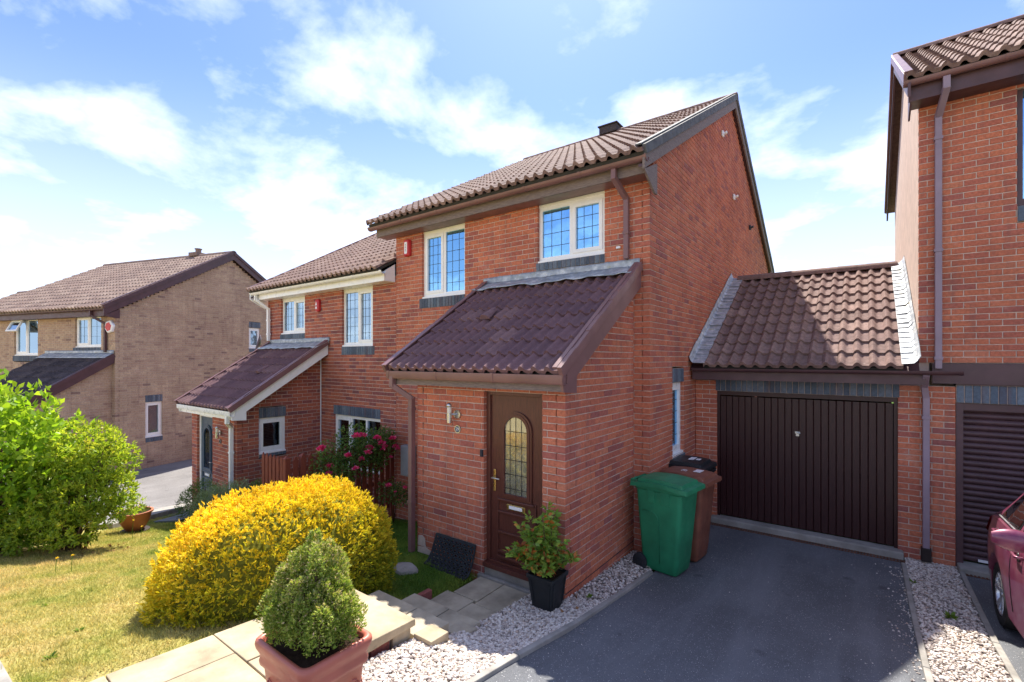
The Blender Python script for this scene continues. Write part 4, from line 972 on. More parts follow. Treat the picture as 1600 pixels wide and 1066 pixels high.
# ------------------------------------------------------------------ the buff brick house down the hill
bh = thing('brick_house', 'buff brick house with dark lean-to porch and red alarm box across the neighbouring drive', 'house', (-18.02, 4.22, -.9), rotz=R(17), design_world=False)
bg_, bf = Face((0, 0), (0, 1), (1, 0)), Face((0, 0), (-1, 0), (0, -1)); mort = MB(); bricks = []
courses(bg_, 7.8, -.375, 7.3, [(4.66, 5.2, 3.75, 4.94), (.85, 1.38, .82, 2.32)], 1, None, lambda z: (max(0, (z - 4.95) / .585), min(7.8, 7.8 - (z - 4.95) / .585)) if z > 4.95 else (0, 7.8), bricks, mort)
courses(bf, 7.2, -.375, 4.9, [(3.86, 5.19, 3.40, 4.80), (.65, 1.92, 3.70, 4.80)], 0, None, None, bricks, mort)
pf = Face((-.14, -1.8), (-1, 0), (0, -1)); ps = Face((-.14, -1.8), (0, 1), (1, 0))
courses(pf, 3.0, -.375, 2.2, [(.5, 1.35, -1, 2.1)], 0, None, None, bricks, mort); courses(ps, 1.8, -.375, 3.5, [], 1, None, lambda z: (max(0, (z - 2.35) / .64), 1.8), bricks, mort)
mort.box((-7.2, 7.7, -.4), (0, 7.8, 4.9)); mort.prism([(-7.2, .1, -.4), (-7.2, 7.7, -.4), (-7.2, 7.7, 4.9), (-7.2, 3.9, 7.1), (-7.2, .1, 4.9)], (.08, 0, 0))
bw = mort.build('wall', 'buff_mortar', bh); lay_bricks(bricks, 'buff_brick', bw)
window(bg_, 4.66, 5.2, 3.92, 4.70, [(0, 1, True)], bh, leads=None, blind=True, curtain=False, glass_m='dim_glass'); soldiers(bg_, 4.66, 5.2, 4.71, 4.94, .004, bh, 'lintel'); soldiers(bg_, 4.66, 5.2, 3.75, 3.885, .015, bh, 'window_sill')
window(bg_, .85, 1.38, 1.0, 2.09, [(0, 1, True)], bh, leads=None, blind=True, curtain=False, glass_m='dim_glass'); soldiers(bg_, .85, 1.38, 2.10, 2.32, .004, bh, 'lintel'); soldiers(bg_, .85, 1.38, .82, .965, .015, bh, 'window_sill')
window(bf, 3.86, 5.19, 3.62, 4.80, [(0, .5, False), (.5, 1, True)], bh, leads=None, glass_m='pale_glass'); soldiers(bf, 3.86, 5.25, 3.40, 3.58, .012, bh, 'window_sill')
window(bf, .65, 1.92, 3.87, 4.80, [(0, .5, False), (.5, 1, True)], bh, leads=(1, 2), blind=True, curtain=False, glass_m='pale_glass'); soldiers(bf, .65, 2.0, 3.70, 3.835, .015, bh, 'window_sill')
# the little top-hung light standing ajar
q = MB(); A = Vector((-4.49, -.06, 4.74)); u = Vector((-.60, 0, 0)); v = Vector((0, -.17, -.36))
for (o_, e1, e2) in ((A, u, v * .12), (A + v * .88, u, v * .12), (A + v * .12, u * .09, v * .76), (A + v * .12 + u * .91, u * .09, v * .76)): q.obox(o_, e1, e2, (0, -.04, .02))
sash = q.build('open_sash', 'white_plastic', bh)
q = MB(); q.obox(A + u * .09 + v * .12, u * .82, v * .76, (0, -.01, .004)); q.build('pane', 'pale_glass', sash)
broof, pit, d, nn = tiled_slope(bh, -7.32, .10, -.38, 4.98, 3.9, 7.45, 'buff_tile', small=True)
q = MB(); q.obox((-7.32, 8.18, 4.95), (7.42, 0, 0), (0, -4.28, 2.47), (0, .03, .06)); q.build('rear_slope', 'buff_tile', broof)
ridge(broof, -7.32, .12, 3.9, 7.51, 'buff_tile')
q = MB(); q.box((-2.05, 3.72, 7.48), (-1.6, 4.08, 7.62)); q.lathe([(.10, 0), (.10, .12), (.13, .13), (.13, .16), (.02, .17)], (-1.75, 3.9, 7.62), 12); q.build('ridge_vent', 'buff_tile', broof)
for sgn, ye in ((1, -.36), (-1, 8.16)):
    q = MB(); q.prism([(.09, ye, 4.76), (.09, ye, 5.0), (.09, 3.9, 7.46), (.09, 3.9, 7.22)], (.03, 0, 0)); q.prism([(.088, ye + sgn * .002, 4.75), (.088, ye + sgn * .42, 4.98), (.088, ye + sgn * .42, 4.70), (.088, ye + sgn * .30, 4.70)], (.03, 0, 0)); q.build('bargeboard', 'plum_board', bh)
    sl_ = Vector((0, 3.9 - ye, 2.46)); L_ = sl_.length; dd = sl_.normalized(); up = Vector((0, -dd.z * sgn, abs(dd.y)))
    for i in range(14):
        q = MB(); a = Vector((.10, ye, 4.99)) + dd * (L_ * i / 14); q.obox(a - up * .03, dd * (L_ / 14 + .015), (.045, 0, 0), up * .11); q.obox(a + up * .082, dd * (L_ / 14 + .015), (-.08, 0, 0), up * .02); q.build('verge_cap', 'plum_board', broof, bevel=.006)
q = MB(); q.box((-7.3, -.25, 4.76), (.085, -.225, 4.95)); q.build('fascia', 'plum_board', bh); q = MB(); q.box((-7.3, -.224, 4.762), (.08, -.004, 4.776)); q.build('soffit', 'plum_board', bh)
gutter(bh, -7.35, .10, -.31, 4.95, 'plum_board', .055)
downpipe(bh, [(-.62, -.29, 4.92), (-.62, -.29, 4.78), (-.36, -.055, 4.55), (-.36, -.055, 3.68)], 'plum_board', .068)
proof, pit, d, nn = tiled_slope(bh, -3.35, -.05, -2.15, 2.28, -.01, 3.56, 'slate_tile', name='porch_roof', small=True)
q = MB(); q.prism([(-.04, -2.10, 2.10), (-.04, -2.14, 2.30), (-.04, -.01, 3.58), (-.04, -.01, 3.36)], (.03, 0, 0)); q.build('bargeboard', 'plum_board', bh)
for i in range(7):
    q = MB(); a = Vector((-.035, -2.15, 2.28)) + d * (i * 2.49 / 7) - nn * .02; q.obox(a, d * (2.49 / 7 + .012), (.05, 0, 0), nn * .105); q.obox(a + nn * .09, d * (2.49 / 7 + .012), (-.06, 0, 0), nn * .02); q.build('verge_cap', 'plum_board', proof)
gutter(bh, -3.4, 0, -2.20, 2.26, 'plum_board', .05)
xsn = np.linspace(-3.42, -.02, 20); flashing_strip(bh, [(x, -.012, 3.74) for x in xsn], [(x, -.02, 3.62) for x in xsn], (0, -.012, 0)); flashing_strip(bh, [(x, -.02, 3.65) for x in xsn], [(x, -.26, 3.50) for x in xsn], (0, -.006, .012))
q = MB(); q.box((-.75, -1.74, -.2), (-1.45, -1.70, 2.1)); q.build('door', 'plum_board', bh)
# the stepped-down half beyond it
q = MB(); q.box((-13.5, .02, -1.3), (-7.21, 7.7, 4.0)); q.build('far_wall', 'buff_brick', bh)
froof, pit, d, nn = tiled_slope(bh, -13.6, -7.33, -.38, 4.1, 3.9, 6.57, 'buff_tile', name='far_roof', small=True, limit=60); ridge(froof, -13.6, -7.33, 3.9, 6.63, 'buff_tile')
world_ctx()

# ------------------------------------------------------------------ foliage helpers
def unit(a): return a / np.maximum(np.linalg.norm(a, axis=1, keepdims=True), 1e-9)
def leaves(name, pos, out, ln, wd, mat, parent, rnd, jit=.5, bend=.15, org=(0, 0, 0)):
    n = len(pos); d = unit(out + RNG.normal(0, jit, (n, 3))); s = unit(np.cross(d, RNG.normal(0, 1, (n, 3)))); nn = np.cross(d, s)
    ln = np.broadcast_to(np.asarray(ln, float).reshape(-1, 1), (n, 1)); wd = np.broadcast_to(np.asarray(wd, float).reshape(-1, 1), (n, 1))
    p = pos - np.asarray(org); m = p + d * ln * .45 + nn * ln * bend
    V = np.stack([p, m + s * wd / 2, p + d * ln, m - s * wd / 2], 1).reshape(-1, 3)
    return np_mesh(name, V, 4, mat, parent, rnd)
def stems(name, segs, mat, parent, org):
    mb = MB(); o = Vector(org)
    for (a, b, c_, r0) in segs: mb.tube([Vector(a) - o, Vector(b) - o, Vector(c_) - o], [r0, r0 * .7, r0 * .35], 6)
    return mb.build(name, mat, parent, smooth=True, raw=True)
def lump(d, k, amp):
    return 1 + amp * (np.sin(d[:, 0] * k + 1.3) * np.sin(d[:, 1] * k * .9 + .5) + .6 * np.sin(d[:, 2] * k * 1.3 + d[:, 0] * 2))
def sphere_dirs(n): return unit(RNG.normal(0, 1, (n, 3)))
def superdir(d, e):     # radius of a superellipsoid in direction d (unit radii)
    return 1 / (np.sum(np.abs(d) ** e, axis=1) ** (1 / e))

# ---- clipped golden conifer
hc = np.array((-4.46, 2.33, .46)); hr = np.array((.68, 1.02, .88))
hg = thing('conifer_hedge', 'clipped golden yellow conifer hedge between lawn and slab path', 'hedge', (-4.42, 2.45, float(gz(-4.42, 2.45))))
org = np.array(hg.location); n = 21000; K = 9
d = sphere_dirs(n); rad = superdir(d, 2.7) * lump(d, 5.5, .035) * lump(d, 13, .03) * lump(d, 29, .025); dep = RNG.random(n) ** 1.7 * .15
pos = hc + d * rad[:, None] * hr * (1 - dep[:, None]); ok = pos[:, 2] > gz(pos[:, 0], pos[:, 1]) - .02; pos, d, dep = pos[ok], d[ok], dep[ok]; n = len(pos)
nrm = unit(d / hr); ax = unit(nrm + np.array((0, 0, .45)) + RNG.normal(0, .42, (n, 3))); sd = unit(np.cross(ax, RNG.normal(0, 1, (n, 3))))      # each spray: an axis with leaflets fanning in one plane
hollow = np.clip(lump(d, 21, .5) - 1, -.5, .5)
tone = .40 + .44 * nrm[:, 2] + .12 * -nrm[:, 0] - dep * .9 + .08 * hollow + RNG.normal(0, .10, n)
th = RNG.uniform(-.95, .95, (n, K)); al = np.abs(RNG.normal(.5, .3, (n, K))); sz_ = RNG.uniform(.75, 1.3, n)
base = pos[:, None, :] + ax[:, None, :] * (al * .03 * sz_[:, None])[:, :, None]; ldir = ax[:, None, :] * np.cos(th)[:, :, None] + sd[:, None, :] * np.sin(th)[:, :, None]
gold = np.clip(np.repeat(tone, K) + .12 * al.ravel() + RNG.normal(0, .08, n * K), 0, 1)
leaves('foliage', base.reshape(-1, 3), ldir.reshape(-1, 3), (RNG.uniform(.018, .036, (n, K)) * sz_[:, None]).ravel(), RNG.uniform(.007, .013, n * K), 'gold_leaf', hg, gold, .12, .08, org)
bm = bmesh.new(); bmesh.ops.create_icosphere(bm, subdivisions=4, radius=1.0)  # solid core added inside the hedge to block light through the foliage
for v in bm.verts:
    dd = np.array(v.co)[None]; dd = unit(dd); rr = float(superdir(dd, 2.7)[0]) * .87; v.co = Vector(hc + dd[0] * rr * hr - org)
me = bpy.data.meshes.new('core_blocker'); bm.to_mesh(me); bm.free(); me.materials.append(MATS['hedge_core']); o = bpy.data.objects.new('core_blocker', me); COL.objects.link(o); o.parent = hg

# ---- terracotta trough with a dwarf conifer
tx, ty, tz0, tk = -2.41, 1.42, .60, .855
tr_ = thing('planter', 'terracotta rectangular planter with moulded rim on the pale gravel', 'planter', (tx, ty, tz0), design_world=False); tr_.scale = (tk, tk, tk)
q = MB(); RR = lambda z, a, b, r_: rrect(0, 0, z, a, b, r_)
q.loft([RR(.0, .42, .32, .03), RR(.02, .44, .34, .03), RR(.38, .51, .41, .035), RR(.40, .55, .45, .04), RR(.425, .56, .46, .045), RR(.45, .545, .445, .04), RR(.475, .56, .46, .05), RR(.51, .595, .495, .06), RR(.535, .603, .503, .06), RR(.553, .597, .497, .06), RR(.565, .575, .475, .055), RR(.565, .54, .44, .045), RR(.55, .515, .415, .04), RR(.46, .49, .39, .04)], cap1=True)
q.build('pot', 'terracotta', tr_, smooth=50)
q = MB()      # scrolling relief on the sides
for s_ in (-1, 1):
    for k in range(26):
        u = -.2 + .4 * k / 25; z_ = .29 + .035 * math.sin(k * .95); q.tube([(u, s_ * .197, z_), (u + .012, s_ * .201, z_ + .018 * math.cos(k)), (u + .024, s_ * .197, z_ - .006)], .0065, 5)
        q.tube([(s_ * .245, u * .8, z_), (s_ * .25, u * .8 + .010, z_ + .016 * math.cos(k)), (s_ * .245, u * .8 + .02, z_ - .006)], .0065, 5)
q.build('relief', 'terracotta', tr_, smooth=True)
q = MB(); q.loft([RR(.46, .50, .40, .03), RR(.525, .51, .41, .03)]); q.build('soil', 'soil', tr_)
world_ctx()
cf = thing('dwarf_conifer', 'small green dwarf conifer with upright plumes in the terracotta planter', 'shrub', (tx, ty, tz0 + .52 * tk), design_world=False); cf.scale = (tk, tk, tk)
P_, D_, G_ = [], [], []
plumes = []
for i in range(44):
    a = i * 2.39996 + random.uniform(-.2, .2); q_ = math.sqrt((i + .4) / 44); plumes.append((.30 * q_ * math.cos(a), .245 * q_ * math.sin(a), random.uniform(.048, .082), (.72 - .44 * q_ ** 1.15) * random.uniform(.78, 1.10)))
for (px, py, pr_, ph) in plumes:
    m = int(3600 * pr_ * ph / .1); t_ = RNG.random(m) ** .8; a = RNG.random(m) * 2 * np.pi; rr = pr_ * 1.1 * np.sin(np.pi * np.clip(t_ * .76 + .22, 0, 1)) ** .8 * (1 - .45 * RNG.random(m) ** 1.6) * (1 + .22 * np.sin(a * 3 + t_ * 11 + px * 20)) + .006
    lean = np.stack([px * .18 * t_ + .012 * np.sin(t_ * 6 + px * 30), py * .18 * t_ + .012 * np.cos(t_ * 5 + py * 30), 0 * t_], 1)
    P_.append(np.stack([px * .86 + rr * np.cos(a), py * .86 + rr * np.sin(a), .04 + (.12 + .88 * t_) * ph * .96], 1) + lean)
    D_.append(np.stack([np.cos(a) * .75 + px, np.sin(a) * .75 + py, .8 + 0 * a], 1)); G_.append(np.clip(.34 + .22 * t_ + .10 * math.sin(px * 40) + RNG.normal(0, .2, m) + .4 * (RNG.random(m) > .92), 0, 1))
P_, D_, G_ = np.concatenate(P_), np.concatenate(D_), np.concatenate(G_)
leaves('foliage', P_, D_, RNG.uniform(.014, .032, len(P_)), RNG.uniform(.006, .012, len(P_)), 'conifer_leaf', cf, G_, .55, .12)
stems('stem', [((px * .4, py * .4, -.02), (px * .8, py * .8, .05 + ph * .3), (px * 1.0, py * 1.0, ph * .85), .009) for (px, py, _, ph) in plumes], 'bark', cf, (0, 0, 0))
world_ctx()

# ---- black pot with a leafy shrub by the door
px0, py0 = -2.49, 3.925
pt = thing('plant_pot', 'square black plastic plant pot beside the front door', 'pot', (px0, py0, .19)); q = MB()
RR = lambda z, a, r_=.012: rrect(px0, py0, z, a, a, r_, 2)
q.loft([RR(.17, .225), RR(.21, .228), RR(.46, .285), RR(.462, .305), RR(.495, .31), RR(.50, .30), RR(.50, .28), RR(.44, .27)]); q.build('pot', 'black_plastic', pt, smooth=40)
for (sx, sy) in ((1, 0), (0, -1)):
    for e in (-1, 1):
        q = MB(); a = Vector((px0 + sx * .117 + (0 if sx else e * .085), py0 + sy * .117 + (0 if sy else e * .085), .22)); b = Vector((px0 + sx * .142 + (0 if sx else e * .108), py0 + sy * .142 + (0 if sy else e * .108), .45)); q.bar(a, b, .02, .008, (sx, sy, 0)); q.build('rib', 'black_plastic', pt)
q = MB(); q.loft([RR(.44, .27), RR(.475, .275)]); q.build('soil', 'soil', pt); world_ctx()
ps_ = thing('potted_shrub', 'leafy green shrub with orange-turning leaves growing in the black pot', 'shrub', (px0, py0, .47)); org = np.array(ps_.location)
segs = []; P_, D_, G_ = [], [], []
for i in range(54):
    a = random.random() * 2 * math.pi; sp_ = random.uniform(.05, .36); h = random.uniform(.10, .60) * (1.1 - .5 * (sp_ / .33) ** 2)
    b0 = Vector((px0 + .05 * math.cos(a), py0 + .05 * math.sin(a), .46)); b2 = Vector((px0 - .02 + sp_ * math.cos(a), py0 - .05 + sp_ * math.sin(a), .48 + h*1.08)); b1 = b0.lerp(b2, .5) + Vector((0, 0, .06)); 
    if b2.y > 4.12 and b2.x < -2.40: b2.y = 4.10; 
    segs.append((b0, b1, b2, .006))
    for k in range(50):
        t_ = random.uniform(.25, 1.04); p = b0.lerp(b1, t_ * 2) if t_ < .5 else b1.lerp(b2, t_ * 2 - 1); aa = random.random() * 2 * math.pi
        P_.append(p + Vector((math.cos(aa), math.sin(aa), 0)) * .012); D_.append((math.cos(aa) + .5 * math.cos(a), math.sin(aa) + .5 * math.sin(a), .15)); G_.append(random.uniform(0, .82) if random.random() > .15 * (1.7 - h * 2) else random.uniform(.86, 1))
P_ = np.array(P_); P_[:, 1] = np.where((P_[:, 0] < -2.36), np.minimum(P_[:, 1], 4.10), P_[:, 1])
leaves('foliage', P_, np.array(D_), RNG.uniform(.045, .085, len(P_)), RNG.uniform(.026, .044, len(P_)), 'potted_leaf', ps_, np.array(G_), .35, -.08, org); stems('stem', segs, 'bark', ps_, org); world_ctx()

# ---- the two shrubs on the left of the lawn
def shrub(name, label, blobs, nleaf, ln, wd, mat, base, seg_r=.02, jit=.6, depth=.35, group=None, up=.25, bend=.12, core=True, gm=(.5, .22), clus=1):
    z0 = float(gz(base[0], base[1])); o = thing(name, label, 'shrub', (base[0], base[1], z0), group); org = np.array((base[0], base[1], z0))
    tot = sum(b[3] * b[4] for b in blobs); P, D, G = [], [], []; segs = []
    for (bx_, by_, bz_, rx, rz) in blobs:
        m = int(nleaf * rx * rz / tot / clus); d = sphere_dirs(m); rad = lump(d, 7, .09) * lump(d, 17, .08) * (1 - depth * RNG.random(m) ** 1.6)
        p = np.array((bx_, by_, bz_)) + d * rad[:, None] * np.array((rx, rx, rz)); k = p[:, 2] > gz(p[:, 0], p[:, 1]) + .02; p, d = p[k], d[k]
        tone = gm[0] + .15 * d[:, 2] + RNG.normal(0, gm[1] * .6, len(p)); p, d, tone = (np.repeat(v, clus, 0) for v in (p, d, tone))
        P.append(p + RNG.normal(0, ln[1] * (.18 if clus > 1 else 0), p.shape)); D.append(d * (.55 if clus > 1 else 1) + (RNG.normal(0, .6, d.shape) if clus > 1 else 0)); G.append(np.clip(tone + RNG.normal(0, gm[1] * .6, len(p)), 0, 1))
        for _ in range(3):
            e = Vector((bx_ + random.uniform(-.5, .5) * rx, by_ + random.uniform(-.5, .5) * rx, bz_ + random.uniform(0, .6) * rz)); a = Vector((base[0] + random.uniform(-.12, .12), base[1] + random.uniform(-.12, .12), z0 - .05)); segs.append((a, a.lerp(e, .5) + Vector((random.uniform(-.08, .08), random.uniform(-.08, .08), .05)), e, seg_r))
    P, D, G = np.concatenate(P), np.concatenate(D), np.concatenate(G)
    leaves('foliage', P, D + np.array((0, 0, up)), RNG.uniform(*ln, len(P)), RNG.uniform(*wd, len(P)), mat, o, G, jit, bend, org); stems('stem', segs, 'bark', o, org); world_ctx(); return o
shrub('laurel_shrub', 'tall broad-leaved green shrub behind the bushy azalea at the lawn edge', [(-9.29, 1.02, 1.31, .75, .85), (-9.64, 0.72, 1.61, .6, .75), (-9.04, 1.32, 0.96, .55, .6), (-9.54, 1.47, 1.06, .6, .8), (-9.84, 0.37, 0.96, .7, .9), (-9.24, 0.82, 1.91, .38, .45), (-9.94, 1.07, 0.66, .6, .7), (-9.14, 0.67, 0.56, .6, .6)], 8200, (.08, .14), (.045, .075), 'laurel_leaf', (-9.35, 1.0), .03, .35, .5, None, .3, -.06, clus=5)
shrub('azalea_shrub', 'bushy bright green azalea with bare lower stems on the lawn', [(-8.78, 1.70, 1.31, 0.442, 0.399), (-8.51, 1.90, 1.11, 0.368, 0.361), (-9.01, 1.57, 1.06, 0.460, 0.399), (-8.34, 1.90, 0.76, 0.304, 0.266), (-8.48, 1.57, 0.68, 0.405, 0.285), (-8.81, 1.37, 0.48, 0.423, 0.304), (-8.26, 1.50, 0.38, 0.331, 0.228), (-9.01, 1.20, 0.38, 0.423, 0.266), (-8.40, 2.02, 0.50, 0.24, 0.19), (-8.66, 1.20, 0.36, 0.386, 0.228)], 21000, (.045, .075), (.017, .027), 'azalea_leaf', (-8.62, 1.56), .018, .25, .45, clus=9)
# yellow-green sprig of a taller shrub reaching in at the edge
shrub('tall_shrub', 'thin tall shrub with loose yellow-green sprays above the laurel', [(-9.47, 0.39, 2.41, .20, .14), (-9.52, 0.47, 2.81, .18, .16), (-9.44, 0.42, 2.68, .14, .08), (-9.57, 0.39, 2.06, .2, .2)], 420, (.05, .08), (.025, .04), 'laurel_leaf', (-9.6, .40), .012, .8, .7, gm=(.95, .1))
# ---- low evergreen mounds by next door's porch
shrub('hebe_shrub', 'low grey-green mound shrub beside the white downpipe of the blue-door porch', [(-9.05, 3.62, .02, .36, .36), (-8.75, 3.75, .08, .30, .36), (-9.3, 3.5, -.04, .3, .30)], 9000, (.025, .045), (.008, .014), 'hebe_leaf', (-9.0, 3.62), .012, .6, .3)
shrub('small_evergreen', 'dark green clipped little evergreen in front of the blue door', [(-9.75, 3.55, .02, .28, .34), (-9.95, 3.45, -.10, .24, .30)], 5000, (.025, .04), (.008, .014), 'rose_leaf', (-9.8, 3.5), .012, .6, .3)
shrub('small_evergreen', 'dark green low evergreen against the picket fence', [(-8.35, 3.95, .10, .28, .38), (-8.15, 4.05, .14, .24, .36)], 5000, (.025, .04), (.008, .014), 'rose_leaf', (-8.25, 4.0), .012, .6, .3)

# ---- rambling rose on the fence
def rose(label, cx, pts, nleaf, flowers):
    z0 = float(gz(cx[0], cx[1])); o = thing('rose_bush', label, 'rose bush', (cx[0], cx[1], z0)); org = np.array((cx[0], cx[1], z0)); P, D = [], []; segs = []
    for (bx_, by_, bz_, rx, rz) in pts:
        m = int(nleaf / len(pts)); d = sphere_dirs(m); p = np.array((bx_, by_, bz_)) + d * (RNG.random(m) ** .45)[:, None] * np.array((rx, rx * 1.2, rz)); P.append(p); D.append(d)
        for _ in range(4): e = Vector((bx_ + random.uniform(-.7, .7) * rx, by_ + random.uniform(-.7, .7) * rx, bz_ + random.uniform(-.4, .9) * rz)); segs.append((Vector((cx[0], cx[1], z0)), Vector(((cx[0] + bx_) / 2, (cx[1] + by_) / 2, bz_ * .8)), e, .008))
    P, D = np.concatenate(P), np.concatenate(D); ok = P[:, 2] > z0
    P, D = P[ok], D[ok]
    leaves('foliage', P, D + np.array((0, 0, .2)), RNG.uniform(.03, .055, len(P)), RNG.uniform(.02, .032, len(P)), 'rose_leaf', o, RNG.random(len(P)), .7, -.08, org); stems('stem', segs, 'bark', o, org)
    for (fx, fy, fz, r_) in flowers:
        m = 46; d = sphere_dirs(m); d[:, 2] = np.abs(d[:, 2]) * .6; p = np.array((fx, fy, fz)) + d * r_ * RNG.random((m, 1)) * .6
        f_ = leaves('flower', p - org, d + np.array((.15, -.25, .3)), RNG.uniform(.5, .9, m) * r_, RNG.uniform(.5, .8, m) * r_, 'rose_petal', o, RNG.random(m), .3, .25)
    world_ctx()
rose('pink rambling rose in bloom over the brown picket fence', (-7.28, 5.0), [(-7.15, 5.35, 1.1, .28, .26), (-7.12, 4.95, 1.22, .28, .25), (-7.1, 4.55, 1.0, .26, .3), (-7.12, 4.85, .8, .28, .3), (-7.08, 5.3, .75, .24, .3), (-7.15, 5.6, 1.12, .2, .22), (-7.05, 4.35, .85, .2, .28), (-7.0, 5.0, 1.0, .22, .3), (-7.0, 5.45, .95, .2, .3), (-6.98, 4.65, .7, .2, .3)], 5200,
     [(-6.98, 4.22, 1.13, .075), (-6.98, 4.25, 1.16, .06), (-6.98, 4.40, .83, .07), (-6.97, 4.36, .72, .06), (-6.92, 4.85, 1.27, .075), (-6.92, 4.92, 1.28, .06), (-6.9, 4.98, 1.26, .06), (-6.9, 5.10, 1.04, .065), (-6.9, 5.16, 1.01, .05), (-6.88, 5.35, 1.08, .07), (-6.88, 5.40, 1.02, .065), (-6.87, 5.36, .98, .05), (-6.88, 5.65, .98, .06), (-6.9, 5.72, .92, .05), (-6.9, 5.55, .80, .045), (-6.92, 4.95, .86, .06), (-6.82, 4.62, .98, .07), (-6.8, 5.2, 1.2, .075), (-6.8, 5.0, .98, .07), (-6.8, 4.75, .75, .06), (-6.78, 5.5, 1.15, .07)])
rose('small pink rose bush at the foot of the wall beside the grey meter box', (-6.75, 5.5), [(-6.75, 5.45, .22, .24, .24), (-6.55, 5.5, .18, .18, .2)], 700, [(-6.62, 5.30, .38, .055), (-6.35, 5.42, .36, .05), (-6.45, 5.3, .30, .03)])

# ---- picket fence along the boundary
fe = thing('picket_fence', 'reddish brown picket fence between the two front gardens', 'fence', (-7.2, 4.85, -.1)); q = MB()
for z_ in (.25, .80): 
    r_ = MB(); r_.box((-7.225, 3.82, z_), (-7.195, 5.86, z_ + .07)); r_.build('rail', 'fence_wood', fe)
for y_ in (3.80, 4.06, 5.84):
    r_ = MB(); hh = 1.12 if y_ > 5 else 1.03; r_.box((-7.27, y_ - .04, -.5), (-7.19, y_ + .04, hh)); r_.add([(-7.275, y_ - .045, hh), (-7.185, y_ - .045, hh), (-7.185, y_ + .045, hh), (-7.275, y_ + .045, hh), (-7.23, y_, hh + .05)], [(0, 1, 4), (1, 2, 4), (2, 3, 4), (3, 0, 4)]); r_.build('post', 'fence_wood', fe)
y_ = 3.92
while y_ < 5.78:
    r_ = MB(); t_ = 1.0 + random.uniform(-.015, .015); r_.prism([(-7.192, y_ - .042, -.22), (-7.192, y_ + .042, -.22), (-7.192, y_ + .042, t_), (-7.192, y_, t_ + .075), (-7.192, y_ - .042, t_)], (.018, 0, 0)); r_.build('picket', 'fence_wood', fe); y_ += .128
# a short run along the front of next door's bed
r_ = MB(); r_.box((-8.0, 3.80, .80), (-7.24, 3.83, .87)); r_.build('rail', 'fence_wood', fe)
for k in range(6):
    x_ = -7.36 - k * .118; r_ = MB(); r_.prism([(x_ - .042, 3.798, -.25), (x_ + .042, 3.798, -.25), (x_ + .042, 3.798, .98), (x_, 3.798, 1.05), (x_ - .042, 3.798, .98)], (0, -.018, 0)); r_.build('picket', 'fence_wood', fe)
world_ctx()

